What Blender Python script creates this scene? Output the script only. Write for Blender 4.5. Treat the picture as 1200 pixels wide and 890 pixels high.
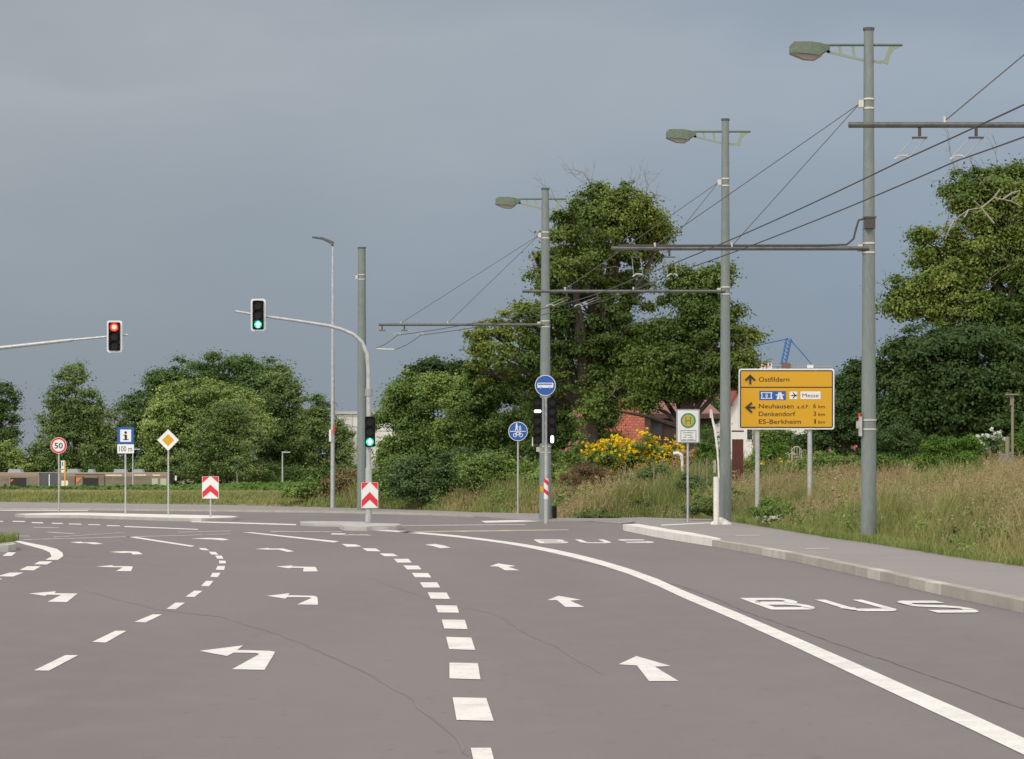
import bpy, bmesh, math, random
import numpy as np
from mathutils import Vector, Matrix, Euler
for o in list(bpy.data.objects): bpy.data.objects.remove(o)
SC = bpy.context.scene
COL = SC.collection
R = math.radians
# ------------------------------------------------------------------ camera
F, HZ, EYE = 3000.0, 557.0, 1.4
cam = bpy.data.objects.new('camera', bpy.data.cameras.new('camera')); COL.objects.link(cam)
cam.location = (0, 0, EYE); cam.rotation_euler = (R(90), 0, 0)
cam.data.sensor_width = 36; cam.data.lens = 36 * F / 1200; cam.data.shift_y = (HZ - 445) / 1200
cam.data.clip_start = 0.5; cam.data.clip_end = 8000
SC.camera = cam
SC.view_settings.view_transform = 'Standard'; SC.view_settings.look = 'None'
SC.view_settings.exposure = 0; SC.view_settings.gamma = 1; SC.view_settings.use_curve_mapping = False
# ------------------------------------------------------------------ sky: storm clouds ahead, bright overcast behind
SUN_EL, SUN_AZ = 42, 215      # azimuth clockwise from +Y
w = bpy.data.worlds.new('World'); SC.world = w; w.use_nodes = True
nt = w.node_tree; nt.nodes.clear()
def N(t, **k):
    n = nt.nodes.new(t)
    for a, b in k.items(): setattr(n, a, b)
    return n
L = lambda a, b: nt.links.new(a, b)
out = N('ShaderNodeOutputWorld'); bg = N('ShaderNodeBackground'); bg.inputs[1].default_value = 0.1
sky = N('ShaderNodeTexSky', sky_type='NISHITA'); sky.sun_disc = False
sky.sun_elevation = R(SUN_EL); sky.sun_rotation = R(SUN_AZ)
tc = N('ShaderNodeTexCoord'); sep = N('ShaderNodeSeparateXYZ'); L(tc.outputs['Generated'], sep.inputs[0])
mapn = N('ShaderNodeMapping'); mapn.inputs['Scale'].default_value = (6, 6, 16); L(tc.outputs['Generated'], mapn.inputs[0])
no = N('ShaderNodeTexNoise'); no.inputs['Scale'].default_value = 1.3; no.inputs['Detail'].default_value = 5; no.inputs['Roughness'].default_value = .5
L(mapn.outputs[0], no.inputs['Vector'])
# elevation + a little noise and a sideways tilt drives the front ramp
m1 = N('ShaderNodeMath', operation='MULTIPLY_ADD'); L(no.outputs['Fac'], m1.inputs[0]); m1.inputs[1].default_value = .08; m1.inputs[2].default_value = -.04
m2 = N('ShaderNodeMath', operation='ADD'); L(sep.outputs[2], m2.inputs[0]); L(m1.outputs[0], m2.inputs[1])
m3 = N('ShaderNodeMath', operation='MULTIPLY'); L(m2.outputs[0], m3.inputs[0]); m3.inputs[1].default_value = 2.5
rf = N('ShaderNodeValToRGB'); L(m3.outputs[0], rf.inputs[0])
er = rf.color_ramp.elements
er[0].position = 0; er[0].color = (.248, .290, .340, 1)
er[1].position = 1; er[1].color = (.50, .52, .56, 1)
for p, c in ((.10, (.256, .300, .350)), (.20, (.286, .332, .382)), (.31, (.332, .374, .418)), (.40, (.382, .418, .452)), (.47, (.31, .352, .40)), (.55, (.33, .37, .42)), (.75, (.5, .53, .57))):
    e = er.new(p); e.color = (*c, 1)
mx = N('ShaderNodeMapRange'); L(sep.outputs[0], mx.inputs[0]); mx.inputs[1].default_value = -.2; mx.inputs[2].default_value = .2
tint = N('ShaderNodeMix', data_type='RGBA', blend_type='MIX'); L(mx.outputs[0], tint.inputs[0])
tint.inputs[6].default_value = (1.02, 1.01, .99, 1); tint.inputs[7].default_value = (.90, .97, 1.06, 1)
mulc = N('ShaderNodeMix', data_type='RGBA', blend_type='MULTIPLY'); mulc.inputs[0].default_value = 1
L(rf.outputs[0], mulc.inputs[6]); L(tint.outputs[2], mulc.inputs[7])
# brighter behind the camera
no2 = N('ShaderNodeTexNoise'); no2.inputs['Scale'].default_value = 2.5; no2.inputs['Detail'].default_value = 4; L(tc.outputs['Generated'], no2.inputs['Vector'])
rb = N('ShaderNodeValToRGB'); L(no2.outputs['Fac'], rb.inputs[0])
rb.color_ramp.elements[0].position = .3; rb.color_ramp.elements[0].color = (1.15, 1.12, 1.08, 1)
rb.color_ramp.elements[1].position = .7; rb.color_ramp.elements[1].color = (1.75, 1.68, 1.58, 1)
mb_ = N('ShaderNodeMapRange'); mb_.interpolation_type = 'SMOOTHSTEP'; L(sep.outputs[1], mb_.inputs[0])
mb_.inputs[1].default_value = .75; mb_.inputs[2].default_value = -.2; mb_.inputs[3].default_value = 0; mb_.inputs[4].default_value = 1
mixfb = N('ShaderNodeMix', data_type='RGBA'); L(mb_.outputs[0], mixfb.inputs[0]); L(mulc.outputs[2], mixfb.inputs[6]); L(rb.outputs[0], mixfb.inputs[7])
sc10 = N('ShaderNodeMix', data_type='RGBA', blend_type='MULTIPLY'); sc10.inputs[0].default_value = 1
L(mixfb.outputs[2], sc10.inputs[6]); sc10.inputs[7].default_value = (10, 10, 10, 1)
mixs = N('ShaderNodeMix', data_type='RGBA'); mixs.inputs[0].default_value = .96; mixs.clamp_factor = True
L(sky.outputs[0], mixs.inputs[6]); L(sc10.outputs[2], mixs.inputs[7])
L(mixs.outputs[2], bg.inputs[0]); L(bg.outputs[0], out.inputs[0])
# ------------------------------------------------------------------ sun through thin cloud
sl = bpy.data.lights.new('sun', 'SUN'); sl.energy = 1.5; sl.angle = R(14); sl.color = (1, .95, .87)
so = bpy.data.objects.new('sun', sl); COL.objects.link(so)
az = R(SUN_AZ); el = R(SUN_EL)
sd = Vector((math.sin(az) * math.cos(el), math.cos(az) * math.cos(el), math.sin(el)))
so.rotation_euler = (-sd).to_track_quat('-Z', 'Y').to_euler(); so.location = (0, 0, 50)

rnd = random.Random(7); rng = np.random.default_rng(11)
# ================================================================== materials
MATS = {}
def mat(name, col, rough=.8, metal=0, noise=None, emit=None, bump=0, spec=None, transl=0):
    """noise = list of (scale, amount, colour2) mixed over the base"""
    if name in MATS: return MATS[name]
    m = bpy.data.materials.new(name); m.use_nodes = True; t = m.node_tree; b = t.nodes['Principled BSDF']
    b.inputs['Base Color'].default_value = (*col, 1); b.inputs['Roughness'].default_value = rough; b.inputs['Metallic'].default_value = metal
    if spec is not None: b.inputs['Specular IOR Level'].default_value = spec
    src = None
    if noise:
        c = t.nodes.new('ShaderNodeTexCoord')
        for sc, lo, hi, col2, *an in noise:
            n = t.nodes.new('ShaderNodeTexNoise'); n.inputs['Scale'].default_value = sc; n.inputs['Detail'].default_value = 6
            if an:
                mp = t.nodes.new('ShaderNodeMapping'); mp.inputs['Scale'].default_value = an[0]; t.links.new(c.outputs['Object'], mp.inputs[0]); t.links.new(mp.outputs[0], n.inputs['Vector'])
            else: t.links.new(c.outputs['Object'], n.inputs['Vector'])
            r = t.nodes.new('ShaderNodeMapRange'); r.inputs[1].default_value = lo; r.inputs[2].default_value = hi; t.links.new(n.outputs['Fac'], r.inputs[0])
            x = t.nodes.new('ShaderNodeMix'); x.data_type = 'RGBA'; t.links.new(r.outputs[0], x.inputs[0])
            if src: t.links.new(src, x.inputs[6])
            else: x.inputs[6].default_value = (*col, 1)
            x.inputs[7].default_value = (*col2, 1); src = x.outputs[2]
        t.links.new(src, b.inputs['Base Color'])
        if bump:
            bn = t.nodes.new('ShaderNodeBump'); bn.inputs['Strength'].default_value = bump; bn.inputs['Distance'].default_value = .01
            t.links.new(n.outputs['Fac'], bn.inputs['Height']); t.links.new(bn.outputs[0], b.inputs['Normal'])
    if emit:
        b.inputs['Emission Color'].default_value = (*emit[:3], 1); b.inputs['Emission Strength'].default_value = emit[3]
    MATS[name] = m; return m
def leafmat(name, cols, patch=.25, rough=.55, tipcol=None):
    """foliage: colour varies per leaf and in patches; cols = dark, mid, light"""
    if name in MATS: return MATS[name]
    m = bpy.data.materials.new(name); m.use_nodes = True; t = m.node_tree; b = t.nodes['Principled BSDF']; o = t.nodes['Material Output']
    g = t.nodes.new('ShaderNodeNewGeometry'); c = t.nodes.new('ShaderNodeTexCoord')
    n = t.nodes.new('ShaderNodeTexNoise'); n.inputs['Scale'].default_value = patch; n.inputs['Detail'].default_value = 3; t.links.new(c.outputs['Object'], n.inputs['Vector'])
    r = t.nodes.new('ShaderNodeMapRange'); r.inputs[1].default_value = .35; r.inputs[2].default_value = .65; t.links.new(n.outputs['Fac'], r.inputs[0])
    a = t.nodes.new('ShaderNodeMath'); a.operation = 'MULTIPLY_ADD'; t.links.new(g.outputs['Random Per Island'], a.inputs[0]); a.inputs[1].default_value = .5
    h = t.nodes.new('ShaderNodeMath'); h.operation = 'MULTIPLY'; t.links.new(r.outputs[0], h.inputs[0]); h.inputs[1].default_value = .5; t.links.new(h.outputs[0], a.inputs[2])
    cr = t.nodes.new('ShaderNodeValToRGB'); t.links.new(a.outputs[0], cr.inputs[0]); e = cr.color_ramp.elements
    e[0].color = (*cols[0], 1); e[1].color = (*cols[-1], 1)
    for i, cc in enumerate(cols[1:-1]): q = e.new((i + 1) / (len(cols) - 1)); q.color = (*cc, 1)
    src = cr.outputs[0]
    if tipcol:
        at = t.nodes.new('ShaderNodeAttribute'); at.attribute_name = 'tip'
        x = t.nodes.new('ShaderNodeMix'); x.data_type = 'RGBA'; t.links.new(at.outputs['Fac'], x.inputs[0]); t.links.new(src, x.inputs[6]); x.inputs[7].default_value = (*tipcol, 1); src = x.outputs[2]
    t.links.new(src, b.inputs['Base Color']); b.inputs['Roughness'].default_value = rough; b.inputs['Specular IOR Level'].default_value = .25
    tr = t.nodes.new('ShaderNodeBsdfTranslucent'); t.links.new(src, tr.inputs[0])
    ms = t.nodes.new('ShaderNodeMixShader'); ms.inputs[0].default_value = .28
    t.links.new(b.outputs[0], ms.inputs[1]); t.links.new(tr.outputs[0], ms.inputs[2]); t.links.new(ms.outputs[0], o.inputs[0])
    MATS[name] = m; return m

asphalt = mat('asphalt', (.196, .179, .173), .85, noise=[(.09, .35, .7, (.226, .206, .199)), (.3, .42, .66, (.160, .143, .141), (1, .14, 1)), (.13, .5, .62, (.178, .160, .157), (1, .5, 1)), (2.2, .45, .8, (.215, .192, .185), (1, .5, 1)), (7, .62, .72, (.15, .133, .13), (1, .6, 1)), (140, .3, .7, (.150, .133, .13))], bump=.35)
asphalt2 = mat('asphalt_footway', (.30, .275, .26), .9, noise=[(.5, .4, .7, (.26, .24, .235)), (120, .4, .6, (.22, .20, .19))], bump=.2)

paint = mat('road_paint', (.76, .74, .69), .7, noise=[(3, .42, .72, (.60, .575, .54)), (18, .58, .74, (.42, .395, .375)), (90, .55, .75, (.46, .43, .41))])
oldpaint = mat('worn_road_paint', (.48, .45, .42), .8, noise=[(4, .45, .6, (.27, .25, .24))])
orangepaint = mat('worn_yellow_road_paint', (.50, .40, .26), .8, noise=[(3, .4, .6, (.28, .25, .23))])
tar = mat('tar_joint', (.10, .092, .088), .7, noise=[(3, .4, .6, (.16, .147, .14))])
seam = mat('faint_crack', (.155, .141, .136), .85, noise=[(.8, .42, .56, (.19, .173, .167))])
kerbm = mat('kerb_concrete', (.46, .42, .37), .85, noise=[(1.5, .4, .7, (.36, .33, .285)), (30, .4, .7, (.30, .27, .24))])
kerbw = mat('kerb_white', (.74, .72, .68), .8, noise=[(2, .45, .7, (.60, .58, .54)), (30, .5, .7, (.55, .52, .48))])
galv = mat('galvanised_steel', (.48, .49, .49), .45, .35, noise=[(9, .4, .65, (.36, .38, .38)), (60, .4, .7, (.42, .43, .43))])
mastm = mat('mast_paint', (.175, .205, .198), .55, .1, noise=[(1.5, .4, .7, (.145, .175, .168), (1, 1, .3)), (25, .45, .75, (.21, .235, .222), (1, 1, .2))])
mastd = mat('mast_cap_dark', (.07, .085, .085), .6)
lampgreen = mat('lamp_green', (.105, .140, .095), .5, noise=[(14, .4, .6, (.085, .118, .08))])
lampopal = mat('lamp_glass', (.34, .30, .27), .3)
lampalu = mat('bracket_green_light', (.22, .27, .205), .5)
clamp = mat('clamp_metal', (.55, .52, .46), .35, .7)
armm = mat('cantilever_dark', (.085, .088, .086), .55, .2, noise=[(10, .4, .6, (.12, .12, .115))])
wirem = mat('wire_dark', (.07, .065, .065), .5, .4)
wirel = mat('rod_light', (.42, .44, .46), .4)
insul = mat('insulator_brown', (.055, .042, .038), .4)
insulw = mat('clip_pale', (.50, .49, .46), .5)
black = mat('signal_black', (.005, .0055, .006), .7, spec=.2)
lens0 = mat('lens_off', (.012, .012, .013), .3, spec=.3)
white = mat('sign_white', (.72, .72, .72), .4, noise=[(3, .5, .8, (.66, .66, .65))])
red = mat('sign_red', (.62, .022, .03), .45)
blue = mat('sign_blue', (.010, .085, .36), .4)
yellow = mat('sign_yellow', (.60, .315, .004), .45)
signink = mat('sign_black', (.012, .012, .012), .5)
hgreen = mat('sign_green', (.0, .25, .17), .45)
signback = mat('sign_back_grey', (.32, .33, .33), .5, .4)
glow_red = mat('light_red_core', (1, .2, .1), .5, emit=(1, .30, .16, 2.6))
glow_red2 = mat('light_red_rim', (.8, .05, .03), .5, emit=(1, .015, .02, 1.6))
glow_green = mat('light_green_core', (.4, 1, .8), .5, emit=(.35, 1, .68, 3))
glow_green2 = mat('light_green_rim', (0, .5, .3), .5, emit=(0, .8, .36, .9))
glow_white = mat('light_white', (1, 1, 1), .5, emit=(1, .88, .84, 2.2))
bark = mat('bark', (.085, .065, .048), .9, noise=[(6, .4, .65, (.05, .04, .03), (3, 3, 1))])
twigm = mat('dead_twigs', (.17, .145, .12), .9)
soil = mat('ground_soil', (.30, .235, .145), .95, noise=[(.35, .4, .6, (.12, .145, .05)), (3, .45, .65, (.20, .16, .09)), (30, .45, .6, (.14, .11, .065))])
# foliage palettes
lf_oldtree = leafmat('leaves_old_tree', [(0.050, 0.088, 0.020), (0.088, 0.142, 0.029), (0.163, 0.218, 0.040), (0.300, 0.319, 0.066)], .22)
lf_right = leafmat('leaves_right_tree', [(0.048, 0.090, 0.022), (0.092, 0.151, 0.031), (0.172, 0.230, 0.044), (0.299, 0.325, 0.072)], .22)
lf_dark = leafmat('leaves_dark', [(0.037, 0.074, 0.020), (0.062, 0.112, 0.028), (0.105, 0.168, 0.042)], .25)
lf_far_dark = leafmat('leaves_far_dark', [(0.048, 0.097, 0.024), (0.078, 0.142, 0.033), (0.126, 0.195, 0.046)], .12)
lf_far_light = leafmat('leaves_far_light', [(0.119, 0.188, 0.048), (0.194, 0.281, 0.070), (0.325, 0.413, 0.120), (0.475, 0.525, 0.216)], .12)
lf_far_mid = leafmat('leaves_far_mid', [(0.075, 0.128, 0.039), (0.119, 0.189, 0.053), (0.225, 0.293, 0.092), (0.375, 0.415, 0.184)], .12)
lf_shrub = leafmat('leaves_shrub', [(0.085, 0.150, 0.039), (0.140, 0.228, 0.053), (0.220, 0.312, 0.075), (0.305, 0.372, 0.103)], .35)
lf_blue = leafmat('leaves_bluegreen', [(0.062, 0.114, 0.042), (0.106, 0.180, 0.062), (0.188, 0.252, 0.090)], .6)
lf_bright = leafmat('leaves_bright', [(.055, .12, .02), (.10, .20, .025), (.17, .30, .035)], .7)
leafmat('leaves_bramble', [(.09, .14, .04), (.15, .21, .06), (.24, .30, .09)], .8)
lf_brown = leafmat('leaves_brown', [(.13, .085, .045), (.20, .14, .07), (.27, .19, .09)], .7)
lf_yellowgrass = leafmat('feather_tan', [(.32, .22, .09), (.42, .28, .12), (.50, .33, .15)], .7)
lf_crop = leafmat('crop_leaves', [(0.067, 0.136, 0.024), (0.095, 0.178, 0.028), (0.133, 0.212, 0.038)], .08)
pet_y = leafmat('petals_yellow', [(.72, .47, .008), (.82, .58, .008), (.88, .66, .02)], 1)
pet_p = leafmat('petals_pink', [(.60, .13, .22), (.70, .22, .30)], 1)
pet_w = leafmat('petals_white', [(.62, .62, .52), (.75, .75, .68)], 1)
gr_green = leafmat('grass_green', [(.075, .14, .035), (.13, .20, .04), (.20, .25, .06), (.30, .29, .10)], .30, tipcol=(.33, .30, .13))
gr_straw = leafmat('grass_straw', [(.15, .18, .055), (.26, .235, .09), (.38, .31, .14), (.50, .41, .21)], .22, tipcol=(.47, .37, .21))
gr_short = leafmat('grass_short', [(.06, .12, .02), (.09, .165, .025), (.13, .20, .04)], .5)

# ================================================================== helpers
def PX(x, y, z=0.0):
    """point of height z seen at photo pixel x,y"""
    s = (y - HZ) / (EYE - z); return (x - 600) / s, F / s
def AT(x, y, Y):
    return Vector(((x - 600) * Y / F, Y, EYE - (y - HZ) * Y / F))
class MB:
    def __init__(s): s.v = []; s.f = []; s.m = []; s.mats = []
    def mi(s, m):
        if m not in s.mats: s.mats.append(m)
        return s.mats.index(m)
    def add(s, vs, fs, m):
        k = len(s.v); s.v += [tuple(v) for v in vs]; i = s.mi(m)
        for f in fs: s.f.append(tuple(k + a for a in f)); s.m.append(i)
        return s
    def box(s, c, d, m, rot=None):
        x, y, z = (a / 2 for a in d); vs = [Vector((i * x, j * y, k * z)) for i in (-1, 1) for j in (-1, 1) for k in (-1, 1)]
        if rot is not None: vs = [rot @ v for v in vs]
        vs = [v + Vector(c) for v in vs]
        return s.add(vs, [(0, 1, 3, 2), (4, 6, 7, 5), (0, 4, 5, 1), (2, 3, 7, 6), (0, 2, 6, 4), (1, 5, 7, 3)], m)
    def tube(s, pts, r, m, n=10, cap=True):
        pts = [Vector(p) for p in pts]; rs = r if isinstance(r, (list, tuple)) else [r] * len(pts)
        vs = []; fs = []
        up = None
        for i, p in enumerate(pts):
            d = (pts[min(i + 1, len(pts) - 1)] - pts[max(i - 1, 0)]).normalized()
            if up is None: up = Vector((0, 1, 0)) if abs(d.y) < .8 else Vector((1, 0, 0))
            a = d.cross(up).normalized(); b = d.cross(a).normalized(); up = a.cross(d).normalized() if False else up
            for k in range(n):
                t = 2 * math.pi * k / n; vs.append(p + (a * math.cos(t) + b * math.sin(t)) * rs[i])
        for i in range(len(pts) - 1):
            for k in range(n): k2 = (k + 1) % n; fs.append((i * n + k, i * n + k2, (i + 1) * n + k2, (i + 1) * n + k))
        if cap: fs.append(tuple(range(n - 1, -1, -1))); fs.append(tuple((len(pts) - 1) * n + k for k in range(n)))
        return s.add(vs, fs, m)
    def prism(s, poly, y0, y1, m):            # polygon in XZ extruded along Y
        n = len(poly); vs = [(p[0], y0, p[1]) for p in poly] + [(p[0], y1, p[1]) for p in poly]
        return s.add(vs, [tuple(range(n)), tuple(range(2 * n - 1, n - 1, -1))] + [(i, i + n, (i + 1) % n + n, (i + 1) % n) for i in range(n)], m)
    def slab(s, poly, z0, z1, m, mside=None):  # polygon in XY extruded along Z, open bottom
        n = len(poly); vs = [(p[0], p[1], z0) for p in poly] + [(p[0], p[1], z1) for p in poly]
        s.add(vs, [tuple(range(n, 2 * n))], m)
        return s.add(vs, [(i, (i + 1) % n, (i + 1) % n + n, i + n) for i in range(n)], mside or m)
    def rings(s, poly_out, poly_in, y, m):    # flat ring in XZ at y
        n = len(poly_out); vs = [(p[0], y, p[1]) for p in poly_out] + [(p[0], y, p[1]) for p in poly_in]
        return s.add(vs, [(i, (i + 1) % n, (i + 1) % n + n, i + n) for i in range(n)], m)
    def stroke(s, pts, wd, y, m, closed=False, t=.0):   # flat thick polyline in XZ at y
        q = stroke_poly(pts, wd, closed)
        for a in q: s.add([(p[0], y, p[1]) for p in a], [tuple(range(len(a)))], m)
        return s
    def text(s, st, x0, z0, cap, m, y, width=None, bold=.0, center=False, mirror=False):
        cu = bpy.data.curves.new('t', 'FONT'); cu.body = st; cu.size = 1; cu.offset = bold; cu.resolution_u = 3
        ob = bpy.data.objects.new('t', cu); COL.objects.link(ob); bpy.context.view_layer.update()
        me = ob.evaluated_get(bpy.context.evaluated_depsgraph_get()).to_mesh()
        vs = [v.co.copy() for v in me.vertices]; fs = [tuple(p.vertices) for p in me.polygons]
        xs = [v.x for v in vs]; a, b = min(xs), max(xs); k = cap / .73
        kx = k if not width else width / (b - a)
        if center: x0 = x0 - (b - a) * kx / 2
        s.add([(x0 + (v.x - a) * kx, y, z0 + v.y * k) for v in vs], fs, m)
        bpy.data.objects.remove(ob); bpy.data.curves.remove(cu); return s
    def build(s, name, parent=None, smooth=False, local=False, label=None):
        me = bpy.data.meshes.new(name); off = Vector((0, 0, 0)) if (parent is None or local) else world_loc(parent)
        me.from_pydata([tuple(Vector(v) - off) for v in s.v], [], s.f)
        for m in s.mats: me.materials.append(m)
        me.polygons.foreach_set('material_index', s.m)
        if smooth: me.polygons.foreach_set('use_smooth', [True] * len(s.f))
        me.update(); o = bpy.data.objects.new(name, me); COL.objects.link(o)
        if smooth:
            try: me.set_sharp_from_angle(angle=R(40))
            except Exception: pass
        if parent: o.parent = parent
        if label: o['label'] = label
        return o
def world_loc(o):
    v = Vector(o.location)
    while o.parent: o = o.parent; v += Vector(o.location)
    return v
def stroke_poly(pts, wd, closed=False):
    pts = [Vector(p) for p in pts]; n = len(pts); L_ = []; R_ = []
    for i, p in enumerate(pts):
        a = pts[(i - 1) % n] if (closed or i > 0) else None; b = pts[(i + 1) % n] if (closed or i < n - 1) else None
        d1 = (p - a).normalized() if a is not None else (b - p).normalized(); d2 = (b - p).normalized() if b is not None else d1
        n1 = Vector((-d1.y, d1.x)); n2 = Vector((-d2.y, d2.x)); mm = (n1 + n2)
        if mm.length < 1e-4: mm = n1
        mm.normalize(); k = 1 / max(.5, mm.dot(n1)); L_.append(p + mm * wd / 2 * k); R_.append(p - mm * wd / 2 * k)
    return [[L_[i], L_[(i + 1) % n], R_[(i + 1) % n], R_[i]] for i in range(n if closed else n - 1)]
def circ(cx, cz, r, n=28): return [(cx + r * math.cos(2 * math.pi * i / n), cz + r * math.sin(2 * math.pi * i / n)) for i in range(n)]
def rrect(x0, z0, x1, z1, r, n=4):
    p = []
    for cx, cz, a in ((x1 - r, z1 - r, 0), (x0 + r, z1 - r, 90), (x0 + r, z0 + r, 180), (x1 - r, z0 + r, 270)):
        for i in range(n + 1): t = R(a + 90 * i / n); p.append((cx + r * math.cos(t), cz + r * math.sin(t)))
    return p
def thing(name, label, cat, loc, group=None):
    o = bpy.data.objects.new(name, None); COL.objects.link(o); o.location = loc; o.empty_display_size = .3
    o['label'] = label; o['category'] = cat
    if group: o['group'] = group
    return o
def tag(o, label, cat, group=None, kind=None):
    if label: o['label'] = label
    if cat: o['category'] = cat
    if group: o['group'] = group
    if kind: o['kind'] = kind
    return o
def struct(o): o['kind'] = 'structure'; return o
def npmesh(name, V, Fq, m, parent=None, tip=None, loc=None):
    """V (n,3), Fq (k,4 or 3)"""
    me = bpy.data.meshes.new(name); V = np.asarray(V, dtype=np.float32)
    if parent is not None: V = V - np.array(world_loc(parent), dtype=np.float32)
    k, c = Fq.shape; me.vertices.add(len(V)); me.vertices.foreach_set('co', V.ravel())
    me.loops.add(k * c); me.loops.foreach_set('vertex_index', Fq.astype(np.int32).ravel())
    me.polygons.add(k); me.polygons.foreach_set('loop_start', np.arange(0, k * c, c, dtype=np.int32)); me.polygons.foreach_set('loop_total', np.full(k, c, dtype=np.int32))
    me.materials.append(m)
    if tip is not None: a = me.attributes.new('tip', 'FLOAT', 'POINT'); a.data.foreach_set('value', tip.astype(np.float32))
    me.update(calc_edges=True)
    o = bpy.data.objects.new(name, me); COL.objects.link(o)
    if parent is not None: o.parent = parent
    return o

# ================================================================== terrain
EDGE = [(8.4, -40), (7.9, 0), (7.1, 35.5), (6.86, 39.2), (6.78, 42.4), (6.67, 47.4), (6.4, 52.6), (6.2, 62), (5.95, 71), (5.7, 75), (5.4, 80), (4.2, 83), (2.7, 81), (1.45, 82), (1.0, 91), (-1.4, 94), (-3.8, 101), (-7.8, 108), (-13.7, 117.6), (-26, 130), (-50, 142), (-120, 165), (-300, 210)]
EP = np.array(EDGE, float)
def inside_road(P):
    poly = np.vstack([EP, [(-300, -40)]]); x, y = P[:, 0], P[:, 1]; r = np.zeros(len(P), bool); n = len(poly); j = n - 1
    for i in range(n):
        xi, yi = poly[i]; xj, yj = poly[j]
        c = ((yi > y) != (yj > y)) & (x < (xj - xi) * (y - yi) / ((yj - yi) if yj != yi else 1e-9) + xi); r ^= c; j = i
    return r
def edge_dist(P):
    d = np.full(len(P), 1e9)
    for a, b in zip(EP[:-1], EP[1:]):
        ab = b - a; t = np.clip(((P - a) @ ab) / (ab @ ab), 0, 1); q = a + t[:, None] * ab; d = np.minimum(d, np.hypot(*(P - q).T))
    return d
ss = lambda t: (lambda u: u * u * (3 - 2 * u))(np.clip(t, 0, 1))
def zterr(P):
    P = np.atleast_2d(np.asarray(P, float)); ins = inside_road(P); t = edge_dist(P); X, Y = P[:, 0], P[:, 1]
    A = .10 + .72 * ss((X + 9) / 15)
    z = -.03 + .15 * ss(t / .7) + A * ss(t / 7.5) + .06 * np.sin(X * .9 + Y * .37) * ss(t / 3) * ss((X + 12) / 10)
    z = z - 1.65 * ss((Y - 252 - .0 * X) / 12) * ss((-X + 10) / 20) - (1.2 * ss((Y - 252) / 60)) * ss((X + 10) / 20)
    z = z - .55 * ss((Y - 150) / 90) * ss((-X - 6) / 30)
    return np.where(ins, -.03, z)
zt = lambda x, y: float(zterr([(x, y)])[0])
def ground():
    xs = np.unique(np.concatenate([np.arange(-70, 30, 1.), np.arange(-6, 16, .4), np.geomspace(72, 3000, 24) * -1, np.geomspace(31, 3000, 24)]))
    ys = np.unique(np.concatenate([np.arange(-40, 30, 5.), np.arange(30, 110, .5), np.arange(110, 300, 1.5), np.geomspace(301, 5000, 30)]))
    XX, YY = np.meshgrid(xs, ys); P = np.stack([XX.ravel(), YY.ravel()], 1); Z = zterr(P); V = np.column_stack([P, Z]); nx = len(xs)
    i = np.arange(len(ys) - 1)[:, None] * nx + np.arange(nx - 1)[None]; i = i.ravel(); Fq = np.stack([i, i + 1, i + nx + 1, i + nx], 1)
    o = npmesh('ground', V, Fq, soil); o.data.polygons.foreach_set('use_smooth', [True] * len(Fq)); struct(o)
ground()
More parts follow.
